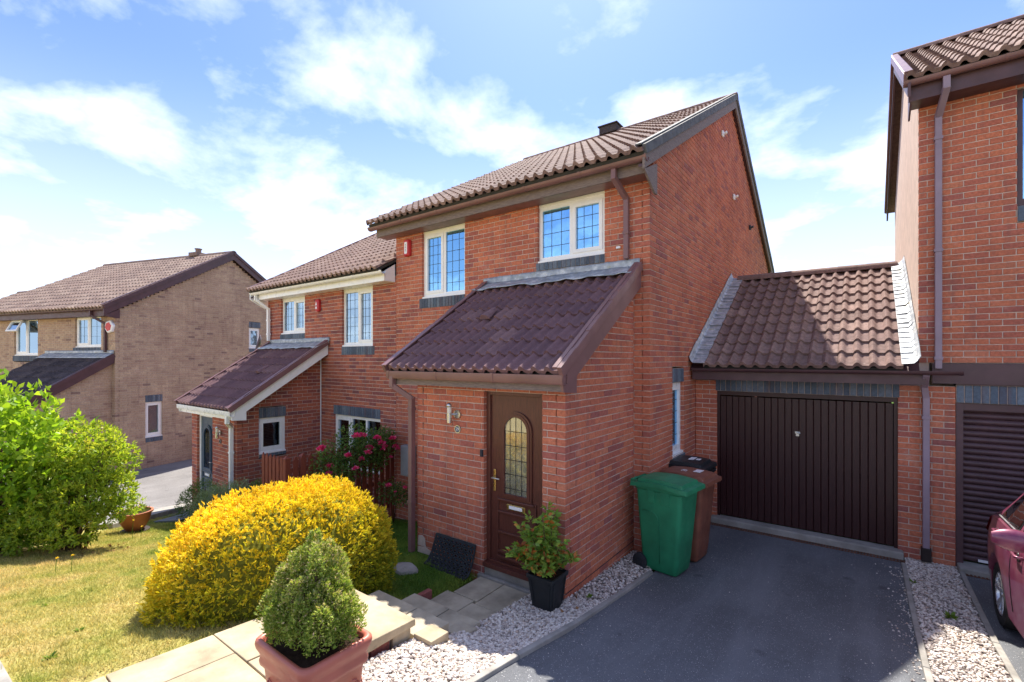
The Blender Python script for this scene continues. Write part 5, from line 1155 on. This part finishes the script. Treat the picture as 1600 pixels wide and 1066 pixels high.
# ------------------------------------------------------------------ wheelie bins (built facing +x, wheels at the back)
def bin_(label, loc, rotz, mat, lidmat, marks=None, open_=0.0):
    o = thing('wheelie_bin', label, 'bin', loc, 'wheelie bins beside the garage', R(rotz), False); o.scale = (.90, .90, 1.06)
    q = MB(); RR = lambda z, x0, x1, w_, r_: rrect((x0 + x1) / 2, 0, z, x1 - x0, w_, r_, 5)
    q.loft([RR(.03, -.22, .24, .40, .05), RR(.05, -.235, .255, .42, .06), RR(.20, -.25, .275, .445, .06), RR(.93, -.305, .345, .535, .06), RR(.945, -.32, .365, .565, .06), RR(.985, -.325, .37, .575, .06), RR(.985, -.30, .345, .545, .05), RR(.90, -.29, .33, .52, .05)])
    q.build('body', mat, o, smooth=35)
    # moulded panel lines and the upper front pocket
    for s_ in (-1, 1):
        q = MB(); y0 = lambda z: s_ * (.2225 + (z - .2) * .0617 + .0015)
        q.tube([(-.20, y0(.70), .70), (-.06, y0(.70), .70), (.0, y0(.66), .66), (.03, y0(.58), .58), (.03, y0(.12) , .12)], .005, 6); q.build('panel_line', mat, o, smooth=True)
        q = MB(); q.obox((-.12, y0(.80), .80), (.10, 0, 0), (0, s_ * .012, 0), (0, s_ * .008, .14)); q.obox((.06, y0(.80), .80), (.13, 0, 0), (0, s_ * .010, 0), (0, s_ * .008, .14)); q.build('lift_pocket', mat, o, bevel=.006)
    # lid: flat rim with a raised, domed panel and a front lip
    V = []; Fs = []; US = [0, .03, .088, .108, .2, .35, .5, .65, .8, .892, .912, .97, 1]; VS = [0, .04, .09, .112, .25, .5, .75, .888, .91, .96, 1]; nx_, ny_ = len(US) - 1, len(VS) - 1
    for i in range(nx_ + 1):
        for k in range(ny_ + 1):
            u, v = US[i], VS[k]; x = -.36 + .78 * u; y = (v - .5) * .60 * (1 - .06 * max(0, u - .85) / .15)
            e = min(1, max(0, (min(u, 1 - u) * .78 - .07) / .012)) * min(1, max(0, (min(v, 1 - v) * .6 - .055) / .012))
            z = 1.0 + .03 * math.sin(math.pi * u) + .032 * e * (1 + .25 * math.sin(math.pi * v)); V.append((x, y, z)); 
    for i in range(nx_):
        for k in range(ny_): a = i * (ny_ + 1) + k; Fs.append((a, a + ny_ + 1, a + ny_ + 2, a + 1))
    b = len(V); edge = [i * (ny_ + 1) for i in range(nx_ + 1)] + [nx_ * (ny_ + 1) + k for k in range(1, ny_ + 1)] + [i * (ny_ + 1) + ny_ for i in range(nx_ - 1, -1, -1)] + [k for k in range(ny_ - 1, 0, -1)]
    for e in edge: V.append((V[e][0] * 1.005, V[e][1] * 1.01, V[e][2] - .045))
    for i in range(len(edge)): k = (i + 1) % len(edge); Fs.append((edge[i], b + i, b + k, edge[k])[::-1] if True else ())
    q = MB(); q.add(V, Fs); lid = q.build('lid', lidmat, o, smooth=22)
    if open_: lid.location = (-.03 * open_, 0, .06 * open_); lid.rotation_euler = (R(2.5 * open_), R(-3 * open_), 0)
    q = MB(); q.tube([(-.40, -.20, 1.0), (-.40, .20, 1.0)], .018, 10); 
    for s_ in (-1, 1): q.box((-.41, s_ * .19 - .02, .96), (-.30, s_ * .19 + .02, 1.01))
    q.build('handle', mat, o, smooth=30)
    for s_ in (-1, 1):
        q = MB(); y0, y1 = s_ * .235, s_ * .285
        prof = [(.04, 0), (.085, .004), (.10, .012), (.10, .038), (.085, .046), (.04, .05)]
        q.loft([[(-.24 + rr * math.cos(R(a)), y0 + s_ * w_, .10 + rr * math.sin(R(a))) for a in range(0, 360, 15)] for rr, w_ in prof])
        wh = q.build('wheel', 'black_rubber', o, smooth=40); q = MB()
        q.tube([(-.24, y0 + s_ * .045, .10), (-.24, y0 + s_ * .062, .10)], .028, 14); q.build('hub', 'black_plastic', wh, smooth=30)
    q = MB(); q.tube([(-.24, -.27, .10), (-.24, .27, .10)], .012, 8); q.build('axle', 'metal_dark', o)
    if marks: marks(lid, o)
    world_ctx(); return o
bin_('green wheelie bin with matching domed lid, nearest the porch', (-1.93, 5.72, .03), -8, 'green_plastic', 'green_plastic')
def brown_marks(lid, o):
    text_mesh('29', .11, 'painted_number', 'label_white', lid, (.02, -.06, 1.0735), (0, 0, R(90)))
    q = MB(); q.box((.13, -.04, 1.0685), (.23, .12, 1.0725)); q.build('sticker', 'label_white', lid, raw=True)
bin_('rusty brown wheelie bin with white sticker on its lid, behind the green one', (-1.88, 6.34, .0), -6, 'rust_plastic', 'rust_plastic', brown_marks)
def black_marks(lid, o):
    q = MB(); q.box((.10, -.08, 1.069), (.18, .10, 1.0735)); q.box((.20, -.02, 1.062), (.26, .06, 1.068)); q.build('sticker', 'label_white', lid, raw=True)
bin_('black wheelie bin with white stickers, closest to the garage door', (-2.02, 6.92, .0), -4, 'black_plastic', 'black_plastic', black_marks, .6)
bin_('black wheelie bin by the buff house, half behind the porch pier', (-18.35, 7.75, -.93), 20, 'black_plastic', 'black_plastic')

# ------------------------------------------------------------------ the parked car, nose to the road
cx0, cyr = 1.885, 7.20           # centre line and rear end
car = thing('parked_car', 'magenta hatchback parked nose out in front of the roller garage door', 'car', (cx0, cyr - 1.9, 0)); LN = 3.85; W2 = .855
yrw, yfw, WR = .68, 3.18, .305       # wheel centres measured from the rear end
def prof(s):
    """s: distance from the rear; returns half width scale, sill z, belt z, roof z, roof half width"""
    wsc = 1 - .20 * max(0, (.45 - s) / .45) ** 2.2 - .22 * max(0, (s - 3.2) / .65) ** 2.2
    belt = np.interp(s, [0, .08, .5, 1.6, 2.5, 3.0, 3.6, 3.85], [.86, .98, 1.02, .97, .93, .90, .78, .62])
    roof = np.interp(s, [0, .10, .25, .55, .9, 1.4, 1.9, 2.3, 2.85, 3.0, 3.6, 3.85], [.90, 1.02, 1.18, 1.40, 1.485, 1.51, 1.49, 1.36, 1.02, .95, .84, .66])
    rw = np.interp(s, [0, .25, .6, 1.4, 2.3, 2.85, 3.2, 3.85], [.50, .56, .58, .60, .60, .66, .68, .50])
    return wsc, float(belt), float(max(roof, belt + .02)), float(rw)
secs = []; Y0 = cyr
ss = list(np.linspace(0, LN, 90))
for s in ss:
    wsc, belt, roof, rw = prof(s); w_ = W2 * wsc; low = .22 + .10 * max(0, (.3 - s) / .3) ** 2 + .06 * max(0, (s - 3.4) / .45)
    zl = low
    for wc in (yrw, yfw):
        dd = abs(s - wc)
        if dd < WR + .055: zl = max(zl, WR + math.sqrt((WR + .055) ** 2 - dd * dd))
    rw = min(rw, w_ * .98); sec = []
    side = [(0, low), (w_ * .68, low), (w_ * .68, zl - .002), (w_ * .965, zl), (w_ * .99, max(zl + .012, .46)), (w_ * 1.0, max(zl + .03, .66)), (w_ * .985, max(zl + .05, belt - .14)), (w_ * .945, max(zl + .07, belt)), (w_ * .925, max(zl + .08, belt + .015)), (rw * 1.0, max(belt + .03, roof - .06)), (rw * .90, max(belt + .032, roof - .018)), (rw * .5, max(belt + .034, roof + .004)), (0, max(belt + .035, roof + .012))]
    pts = [(cx0 - x, Y0 - s, z) for x, z in side] + [(cx0 + x, Y0 - s, z) for x, z in side[-2:0:-1]]
    secs.append(pts)
q = MB(); q.loft(secs); q.f = [f[::-1] for f in q.f]; body = q.build('body', 'car_paint', car, smooth=32)
def side_pt(s, f, sgn, out=.006):       # a point on the glasshouse side, f from belt (0) to roof edge (1)
    wsc, belt, roof, rw = prof(s); w_ = W2 * wsc * .925; rw = min(rw, w_ * 1.05); a = Vector((w_, belt + .015)); b = Vector((rw, max(belt + .03, roof - .06))); p = a.lerp(b, f); n_ = Vector((b.y - a.y, -(b.x - a.x))).normalized() * out
    return (cx0 + sgn * (p.x + n_.x), Y0 - s, p.y + n_.y)
for sgn in (-1, 1):
    for (s0, s1) in ((.62, 1.28), (1.36, 2.42)):
        for nm, mt, g, ou in (('window_trim', 'trim_black', 0.0, .004), ('window', 'car_glass', .03, .008)):
            q = MB(); V = []; K = 12
            for k in range(K + 1):
                s = s0 + g + (s1 - s0 - 2 * g) * k / K; f1 = .93 - g; 
                if s < .78: f1 = min(f1, .30 + (s - .62) * 3.9)
                if s > 2.05: f1 = min(f1, 1 - (s - 2.05) * .9)
                V += [side_pt(s, .06 + g, sgn, ou), side_pt(s, f1, sgn, ou)]
            q.add(V, [(2 * k, 2 * k + 1, 2 * k + 3, 2 * k + 2)[::sgn] for k in range(K)]); q.build(nm, mt, body, smooth=True)
    # chrome waistline, handles, door shut lines, mirror
    q = MB(); q.tube([side_pt(s, .04, sgn, .012) for s in np.linspace(.60, 2.48, 20)], .008, 6); q.build('waist_trim', 'alloy', body, smooth=True)
    for (s_, z_) in ((.86, .93), (1.58, .88)):
        wsc, belt, roof, rw = prof(s_); x_ = cx0 + sgn * (W2 * wsc * .985 + .012)
        q = MB(); q.tube([(x_ - sgn * .02, Y0 - s_ + .09, z_), (x_ + sgn * .018, Y0 - s_ + .07, z_), (x_ + sgn * .02, Y0 - s_ - .07, z_ - .004), (x_ - sgn * .02, Y0 - s_ - .09, z_ - .006)], .012, 8); q.build('door_handle', 'car_paint', body, smooth=True)
        q = MB(); q.lathe([(.001, 0), (.03, .004), (.045, .0), (.001, -.002)], (0, 0, 0), 14); rc = q.build('handle_recess', 'trim_black', body, smooth=True, raw=True); rc.rotation_euler = (0, R(90), 0); rc.location = Vector((x_ - sgn * .008, Y0 - s_, z_ - .01)) - car.location
    for s_ in (1.32, 2.46):
        q = MB(); pts = []
        for z_ in np.linspace(.34, .93, 9):
            wsc, belt, roof, rw = prof(s_); x_ = W2 * wsc * np.interp(z_, [.22, .46, .66, .82, .95], [.967, .991, 1.001, .987, .95]); pts.append((cx0 + sgn * (x_ + .0005), Y0 - s_, z_))
        q.tube(pts, .004, 5); q.build('shut_line', 'trim_black', body)
    q = MB(); mx_ = cx0 + sgn * (W2 + .13); my_ = Y0 - 2.18; rings = []
    for t_ in np.linspace(0, 1, 9):
        k = math.sin(math.pi * (.08 + .84 * t_)) ** .6; xx = cx0 + sgn * (W2 - .02 + .26 * t_); rings.append([(xx, my_ + .06 * k * math.cos(R(a)) - .03 * t_ * 0, 1.10 + .085 * k * math.sin(R(a)) + .01 * t_) for a in range(0, 360, 24)])
    q.loft(rings); mr = q.build('mirror', 'car_paint', body, smooth=50)
    q = MB(); q.bar((cx0 + sgn * (W2 - .08), my_, 1.03), (cx0 + sgn * (W2 + .04), my_, 1.06), .06, .03); q.build('mirror_arm', 'trim_black', mr)
    # tail lamp
    q = MB(); V = []
    for k in range(7):
        s = .045 + .30 * k / 6; wsc, belt, roof, rw = prof(s); V += [(cx0 + sgn * (W2 * wsc * 1.0 + .004), Y0 - s, .74 + .12 * k / 6), (cx0 + sgn * (W2 * wsc * .962 + .008), Y0 - s, .97)]
    q.add(V, [(2 * k, 2 * k + 1, 2 * k + 3, 2 * k + 2)[::sgn] for k in range(6)]); q.build('tail_lamp', 'red_plastic', body, smooth=True)
    q = MB(); q.obox((cx0 + sgn * .35, Y0 - LN + .06, .62), (sgn * .26, .10, .02), (0, -.03, .0), (0, .05, .10)); q.build('headlight', 'steel', body)
    for wc in (yrw, yfw):
        xo = cx0 + sgn * (W2 - .035); c_ = (Y0 - wc, WR)
        P2 = [(.19, -.19), (.255, -.195), (.292, -.18), (WR, -.15), (WR, -.035), (.292, -.004), (.255, .006), (.215, .002), (.20, -.012)]
        q = MB(); q.loft([[(xo + sgn * w_, c_[0] + rr * math.cos(R(a)), c_[1] + rr * math.sin(R(a))) for a in range(0, 360, 10)] for rr, w_ in P2], 0, True, False)
        if sgn < 0: q.f = [f[::-1] for f in q.f]
        wh = q.build('wheel', 'tyre', car, smooth=40); q = MB()
        q.loft([[(xo + sgn * w_, c_[0] + rr * math.cos(R(a)), c_[1] + rr * math.sin(R(a))) for a in range(0, 360, 12)] for rr, w_ in ((.205, -.012), (.195, -.006), (.185, -.02), (.18, -.09))], 0, False, True)
        rim = q.build('rim', 'alloy', wh, smooth=40)
        for k in range(5):
            for e in (-.16, .16):
                a = 2 * math.pi * k / 5 + .3; q = MB(); q.bar((xo - sgn * .03, c_[0] + .035 * math.cos(a), c_[1] + .035 * math.sin(a)), (xo - sgn * .012, c_[0] + .19 * math.cos(a + e), c_[1] + .19 * math.sin(a + e)), .03, .022, (1, 0, 0)); q.build('spoke', 'alloy', wh, bevel=.004)
        q = MB(); q.tube([(xo - sgn * .05, *c_), (xo - sgn * .012, *c_)], .045, 16); q.build('hub', 'alloy', wh, smooth=30)
        q = MB(); q.tube([(xo - sgn * .10, *c_), (xo - sgn * .085, *c_)], .165, 24); q.build('brake_disc', 'metal_dark', wh)
# windscreen and rear window
for nm, (sa, sb) in (('windscreen', (2.02, 2.80)), ('rear_window', (.17, .50))):
    q = MB(); V = []; K, J = 8, 10
    for k in range(K + 1):
        s = sa + (sb - sa) * k / K; wsc, belt, roof, rw = prof(s); rw = min(rw, W2 * wsc * .98)
        for j in range(J + 1):
            x = (j / J * 2 - 1); xx = rw * .86 * x; zz = np.interp(abs(xx), [0, rw * .5, rw * .9], [roof + .012, roof + .004, roof - .018]) + .006; V.append((cx0 + xx, Y0 - s, max(belt + .04, float(zz))))
    q.add(V, [(k * (J + 1) + j, (k + 1) * (J + 1) + j, (k + 1) * (J + 1) + j + 1, k * (J + 1) + j + 1) for k in range(K) for j in range(J)]); q.build(nm, 'car_glass', body, smooth=True)
car.rotation_euler = (R(-4.8), 0, 0); car.location.z = .10      # the drive climbs towards the road
world_ctx()

# ------------------------------------------------------------------ small things on the walls and lawn
def alarm(label, loc, kind):
    o = thing('alarm_box', label, 'alarm box', loc, None); x, y, z = loc
    if kind == 'tall':
        q = MB(); q.loft([rrect(x, z, 0, .15, .31, .03), rrect(x, z, .05, .15, .31, .03), rrect(x, z, .075, .11, .27, .03)]); q.v = [(a, y - c_, b) for a, b, c_ in q.v]; q.f = [f for f in q.f]; q.build('case', 'red_plastic', o, smooth=40)
        q = MB(); q.loft([rrect(x, z - .005, .0755, .075, .22, .02), rrect(x, z - .005, .079, .075, .22, .02)]); q.v = [(a, y - c_, b) for a, b, c_ in q.v]; lb = q.build('label', 'label_white', o)
        for k in range(5):
            q = MB(); zz = z + .06 - k * .03; q.box((x - .018, y - .0805, zz), (x + .014, y - .0795, zz + .006)); q.box((x - .004, y - .0805, zz - .013), (x + .002, y - .0795, zz)); q.build('lettering', 'ink', lb)
    elif kind == 'round':
        q = MB(); q.loft([rrect(x, z, 0, .14, .28, .05), rrect(x, z, .05, .14, .28, .05), rrect(x, z, .07, .10, .24, .045)]); q.v = [(a, y - c_, b) for a, b, c_ in q.v]; q.build('case', 'red_plastic', o, smooth=40)
        q = MB(); q.prism([(x - .035, y - .071, z), (x + .03, y - .071, z), (x, y - .071, z + .09)], (0, -.003, 0)); q.box((x - .03, y - .0745, z - .08), (x + .03, y - .071, z - .03)); q.build('label', 'label_white', o)
    world_ctx()
alarm('slim red alarm box with white name strip under the brown gutter', (-6.83, 5.925, 4.66), 'tall')
alarm('small red alarm box between the white-trimmed upstairs windows', (-9.85, 5.925, 3.79), 'round')
o = thing('alarm_box', 'hexagonal white and red alarm box at the corner of the buff house', 'alarm box', (-18.02, 4.22, -.9), None, R(17), False)
q = MB(); hx = lambda r_, y_: [(-.18 + r_ * math.cos(R(a + 12)), y_, 4.45 + r_ * math.sin(R(a + 12))) for a in range(0, 360, 60)]
q.loft([hx(.20, -.005), hx(.20, -.06), hx(.17, -.08)]); q.f = [f[::-1] for f in q.f]; q.build('case', 'label_white', o); q = MB(); q.loft([hx(.14, -.081), hx(.14, -.085)]); q.f = [f[::-1] for f in q.f]; q.build('label', 'red_plastic', o); world_ctx()
# meter box
o = thing('meter_box', 'grey meter box on the wall behind the porch downpipe', 'meter box', (-6.72, 5.9, .5)); q = MB(); q.box((-6.92, 5.925, .42), (-6.62, 5.80, .98)); q.build('case', 'grey_box', o, bevel=.012); q = MB(); q.box((-6.90, 5.799, .44), (-6.64, 5.792, .96)); q.build('lid', 'grey_box', o, bevel=.004); world_ctx()
# rubber mat propped against the porch
o = thing('rubber_mat', 'black perforated rubber mat leaning against the porch wall', 'mat', (-3.92, 4.02, .12)); q = MB(); nu, nv = 10, 8
def mp(u, v):   # v from the foot (0) to the top (1)
    t_ = v; return Vector((-4.24 + .64 * u + .03 * (1 - v) * (u - .5), 3.93 + .19 * t_ ** .6, .115 + .31 * t_ ** 1.25))
for i in range(nu):
    for j in range(nv):
        u0, v0 = (i + (.5 if j % 2 else 0)) / nu, j / nv
        if u0 > 1 - .5 / nu: continue
        a = mp(u0, v0); b = mp(min(1, u0 + .5 / nu), v0 + .5 / nv); c_ = mp(u0, v0 + 1 / nv); e = mp(max(0, u0 - .5 / nu), v0 + .5 / nv)
        for p_, r_ in ((a, b), (b, c_), (c_, e), (e, a)): q.bar(p_, r_, .015, .014, (0, -1, .3))
q.build('mesh', 'black_rubber', o); q = MB()
for (p_, r_) in ((mp(0, 0), mp(1, 0)), (mp(0, 1), mp(1, 1))): q.bar(p_, r_, .03, .016, (0, -1, .3))
for u in (0, 1): q.tube([mp(u, v) for v in np.linspace(0, 1, 8)], .011, 6)
q.build('border', 'black_rubber', o); world_ctx()
# stone cover in the grass
o = thing('stepping_stone', 'round grey stone set in the grass near the porch', 'stone', (-4.31, 3.68, .10)); q = MB()
q.loft([[(-4.31 + r_ * (1 + .10 * math.sin(a * 3 + .5) + .06 * math.sin(a * 5)) * math.cos(a), 3.68 + r_ * .8 * (1 + .08 * math.sin(a * 4)) * math.sin(a), .085 + h_) for a in np.linspace(0, 2 * math.pi, 24, endpoint=False)] for r_, h_ in ((.16, -.02), (.16, .05), (.145, .068), (.05, .072))]); q.build('stone', 'concrete', o, smooth=50); world_ctx()
# ribbed terracotta bowl with seedlings
bx, by = -9.62, 2.51; bz = float(gz(bx, by))
o = thing('flower_bowl', 'ribbed terracotta bowl pot with seedlings on the lawn', 'pot', (bx, by, bz)); q = MB(); rg = []
for r_, z_ in ((.11, .03), (.13, .06), (.185, .16), (.215, .27), (.225, .30), (.245, .305), (.248, .335), (.235, .34), (.215, .335), (.205, .29)):
    rg.append([(bx + (r_ + (.004 * (k % 2) if .05 < z_ < .29 else 0)) * math.cos(2 * math.pi * k / 64), by + (r_ + (.004 * (k % 2) if .05 < z_ < .29 else 0)) * math.sin(2 * math.pi * k / 64), bz + z_) for k in range(64)])
q.loft(rg); q.build('bowl', 'terracotta_dark', o, smooth=50); q = MB(); q.lathe([(.19, .0), (.20, .03), (.15, .035)], (bx, by, bz), 24); q.build('saucer', 'metal_dark', o, smooth=40)
q = MB(); q.lathe([(.20, .28), (.20, .305), (.001, .315)], (bx, by, bz), 24); q.build('soil', 'soil', o)
m = 160; a = RNG.random(m) * 6.28; r_ = np.sqrt(RNG.random(m)) * .19; P_ = np.stack([bx + r_ * np.cos(a), by + r_ * np.sin(a), np.full(m, bz + .31)], 1)
leaves('seedlings', P_, np.tile((0, 0, 1.0), (m, 1)), RNG.uniform(.03, .11, m), RNG.uniform(.008, .016, m), 'weed_leaf', o, RNG.random(m), .3, .05, np.array((bx, by, bz)))
P_ = np.array([(bx + .14, by + .02, bz + .44), (bx + .04, by + .05, bz + .46), (bx + .02, by + .01, bz + .45), (bx + .18, by - .04, bz + .45)]); P_ = np.repeat(P_, 8, 0); leaves('blossom', P_, sphere_dirs(32) * [1, 1, .3], .022, .016, 'yellow_flower', o, RNG.random(32), .1, 0, np.array((bx, by, bz))); world_ctx()

# ------------------------------------------------------------------ gravel, grass, litter
t_ = (1 + 5 ** .5) / 2; ICO = unit(np.array([(-1, t_, 0), (1, t_, 0), (-1, -t_, 0), (1, -t_, 0), (0, -1, t_), (0, 1, t_), (0, -1, -t_), (0, 1, -t_), (t_, 0, -1), (t_, 0, 1), (-t_, 0, -1), (-t_, 0, 1)], float))
ICF = np.array([(0, 11, 5), (0, 5, 1), (0, 1, 7), (0, 7, 10), (0, 10, 11), (1, 5, 9), (5, 11, 4), (11, 10, 2), (10, 7, 6), (7, 1, 8), (3, 9, 4), (3, 4, 2), (3, 2, 6), (3, 6, 8), (3, 8, 9), (4, 9, 5), (2, 4, 11), (6, 2, 10), (8, 6, 7), (9, 8, 1)])
def stones(name, x, y, z, size, label):
    n = len(x); q_ = unit(RNG.normal(0, 1, (n, 4))); a, b, c_, d_ = q_.T
    Rm = np.stack([1 - 2 * (c_ * c_ + d_ * d_), 2 * (b * c_ - a * d_), 2 * (b * d_ + a * c_), 2 * (b * c_ + a * d_), 1 - 2 * (b * b + d_ * d_), 2 * (c_ * d_ - a * b), 2 * (b * d_ - a * c_), 2 * (c_ * d_ + a * b), 1 - 2 * (b * b + c_ * c_)], 1).reshape(n, 3, 3)
    V = ICO[None] * (1 + RNG.uniform(-.28, .22, (n, 12, 1))) * RNG.uniform(.55, 1.25, (n, 1, 3)) * size[:, None, None]
    V = np.einsum('nij,nkj->nki', Rm, V); V[:, :, 2] *= .7; V += np.stack([x, y, z], 1)[:, None, :]
    idx = (ICF[None] + (np.arange(n) * 12)[:, None, None]).reshape(-1, 3)
    o = np_mesh(name, V.reshape(-1, 3), idx, 'gravel_stone', None, np.repeat(RNG.random(n) * .98 + .01, 20)); tag(o, label, 'gravel', None, 'stuff'); return o
n = 15500; y = RNG.uniform(1.0, 5.88, n); y = np.where(RNG.random(n) < .70, RNG.uniform(1.3, 4.2, n), y)
x0 = np.where(y < 2.5, -2.79, np.where(y < 3.2, -2.72, np.where(y < 4.12, -2.77, -2.42))); x1 = kerb_x(y) - .035; x = x0 + RNG.random(n) * (x1 - x0)
ok = ~((np.abs(x - px0) < .11) & (np.abs(y - py0) < .11)); x, y = x[ok], y[ok]
stones('gravel', x, y, gravel_z(x, y) + RNG.uniform(-.002, .012, len(x)), RNG.uniform(.010, .019, len(x)), 'pale stone chippings between the slab path and the drive')
n = 8500; y = 7.95 - RNG.random(n) ** 1.15 * 4.6; x = .435 + RNG.random(n) * (.925 - .435 + .002 * (7.8 - y))
stones('gravel', x, y, zdrive(y) + .008 + RNG.uniform(-.002, .012, n), RNG.uniform(.010, .018, n), 'pale stone chippings in the strip between the two drives')
n = 320; y = RNG.uniform(3.6, 7.6, n); x = .38 - np.abs(RNG.normal(0, .13, n)) * RNG.random(n); stones('gravel', x, y, zdrive(y) + .004, RNG.uniform(.005, .012, n), 'loose pale chips scattered along the edge of the drive')
n = 130; y = RNG.uniform(3.0, 7.5, n); x = np.where(RNG.random(n) < .5, RNG.uniform(-1.6, .3, n), -1.96 + np.abs(RNG.normal(0, .1, n))); stones('gravel', x, y, zdrive(y) + .002, RNG.uniform(.003, .006, n), 'tiny stray chips across the dark drive')

def in_lawn(x, y):
    side = (x + 10.1) * (4.75 - 2.35) - (y - 2.25) * (-12.7 + 10.2)     # this side of next door's edging
    a = (x < -3.73) & (y > .48) & (y < 5.7) & (side > 0) & (x > -12.2); b = (x >= -3.73) & (x < -3.60) & (y > 2.82) & (y < 4.1); c_ = (x >= -3.60) & (x < -3.52) & (y > 3.6) & (y < 4.1)
    inh = (((x - hc[0]) / .58) ** 2 + ((y - hc[1]) / .95) ** 2) < 1; inp = (x > -4.66) & (x < -2.4) & (y > 4.11); nb_ = (x < -9.7) & (y > 4.0)
    return (a | b | c_) & ~inh & ~inp & ~nb_
n = 330000; x = RNG.uniform(-11.5, -3.5, n); y = RNG.uniform(.46, 5.8, n); k = in_lawn(x, y) & (RNG.random(n) < np.clip(6.5 / np.maximum(1.5, -x * SY + y * CY), 0, 1) ** 1.2); x, y = x[k], y[k]; n = len(x)
h = RNG.uniform(.012, .034, n) * (1 + .8 * (RNG.random(n) > .97)); a = RNG.random(n) * 6.283; z = gz(x, y) - .002; wd = RNG.uniform(.002, .0042, n)
V = np.stack([np.stack([x - wd * np.sin(a), y + wd * np.cos(a), z], 1), np.stack([x + wd * np.sin(a), y - wd * np.cos(a), z], 1), np.stack([x + h * RNG.uniform(-.9, .9, n), y + h * RNG.uniform(-.9, .9, n), z + h], 1)], 1).reshape(-1, 3)
nt_ = 420; txs = RNG.uniform(-11, -3.75, nt_); tys = RNG.uniform(.48, 5.6, nt_); kk = in_lawn(txs, tys); txs, tys = txs[kk], tys[kk]
tx_ = np.repeat(txs, 40) + RNG.normal(0, .028, len(txs) * 40); ty_ = np.repeat(tys, 40) + RNG.normal(0, .028, len(txs) * 40); th_ = RNG.uniform(.02, .065, len(tx_)); ta = RNG.random(len(tx_)) * 6.283; tz_ = gz(tx_, ty_) - .002
V2 = np.stack([np.stack([tx_ - .003 * np.sin(ta), ty_ + .003 * np.cos(ta), tz_], 1), np.stack([tx_ + .003 * np.sin(ta), ty_ - .003 * np.cos(ta), tz_], 1), np.stack([tx_ + th_ * RNG.uniform(-.8, .8, len(tx_)), ty_ + th_ * RNG.uniform(-.8, .8, len(tx_)), tz_ + th_], 1)], 1).reshape(-1, 3)
V = np.concatenate([V, V2]); n = len(V) // 3
tag(np_mesh('grass', V, 3, 'grass_blade', None, RNG.random(n)), 'short patchy grass of the lawn, parched yellow in front and green by the porch', 'grass', None, 'stuff')
# weeds on the lawn and gravel
def weed(labels, spots, ln, nl):
    for i, (x, y, s_) in enumerate(spots):
        label = labels[i]
        z = float(gz(x, y)) if x < -4 else (float(zdrive(y)) + .02 if x > 0 else float(gravel_z(x, y)) + .01)
        o = thing('weed', label, 'weed', (x, y, z), 'weeds in lawn and gravel'); m = nl; a = RNG.random(m) * 6.28; d = np.stack([np.cos(a), np.sin(a), RNG.uniform(.2, 1.2, m)], 1)
        leaves('foliage', np.tile((x, y, z), (m, 1)) + d * .006, d, RNG.uniform(.6, 1, m) * ln * s_, RNG.uniform(.25, .4, m) * ln * s_, 'weed_leaf', o, RNG.random(m), .15, .12, np.array((x, y, z))); world_ctx()
weed(['leafy green weed sprouting in the middle of the chippings between the drives', 'tiny green weed by the kerb near the garage pillar'], [(.70, 6.35, 1.0), (.46, 7.1, .6)], .075, 22)
weed(['tiny green weed in the chippings beside the porch'], [(-2.23, 4.3, .9)], .06, 16)
weed(['low green weed rosette in the open dry lawn', 'green weed rosette in the lawn corner by kerb and path', 'small green weed rosette in the lawn near the pavement kerb'], [(-4.75, .90, .6), (-4.25, .66, .9), (-5.7, .85, .5)], .06, 26)
for (x, y, h_, lb_) in ((-7.1, 1.15, .16, 'short yellow-headed stalk in the open lawn by the azalea'), (-6.95, 1.25, .19, 'yellow-headed stalk in the open lawn a hand from a shorter one'), (-8.75, 2.25, .30, 'tallest thin flower stalk near the terracotta bowl'), (-8.55, 2.3, .22, 'thin flower stalk beside the tallest one near the bowl'), (-7.0, 2.25, .25, 'lone thin flower stalk between bowl and golden hedge')):
    z = float(gz(x, y)); o = thing('dandelion', lb_, 'flower', (x, y, z), 'flower stalks in the lawn'); q = MB(); q.tube([(x, y, z), (x + .01, y, z + h_ * .5), (x + .015, y + .01, z + h_)], .003, 5); q.build('stem', 'weed_leaf', o)
    d = sphere_dirs(20); leaves('flower', np.tile((x + .015, y + .01, z + h_), (20, 1)), d * [1, 1, .4] + [0, 0, .2], .018, .010, 'yellow_flower', o, RNG.random(20), .1, 0, np.array((x, y, z))); world_ctx()
# fallen leaves
n = 60; x = RNG.uniform(-8.6, -7.9, n); y = RNG.uniform(1.5, 2.1, n); P_ = np.stack([x, y, gz(x, y) + .012], 1); d = RNG.normal(0, 1, (n, 3)) * [1, 1, .1]
tag(leaves('leaf_litter', P_, d, RNG.uniform(.03, .06, n), RNG.uniform(.02, .035, n), 'dry_leaf', None, RNG.random(n), .05, .05), 'dry brown leaf litter under the azalea', 'leaves', None, 'stuff')
P_ = np.array([(-2.27, 3.80, .25), (-2.30, 4.18, .20), (-2.2, 3.98, .23), (-2.15, 4.9, .13), (.55, 5.3, .03), (.72, 5.2, .03)]); d = RNG.normal(0, 1, (6, 3)) * [1, 1, .2]
tag(leaves('fallen_leaf', P_, d, .05, .035, 'dry_leaf', None, RNG.random(6), .05, .1), 'few dry leaves fallen on the chippings', 'leaves', None, 'stuff')
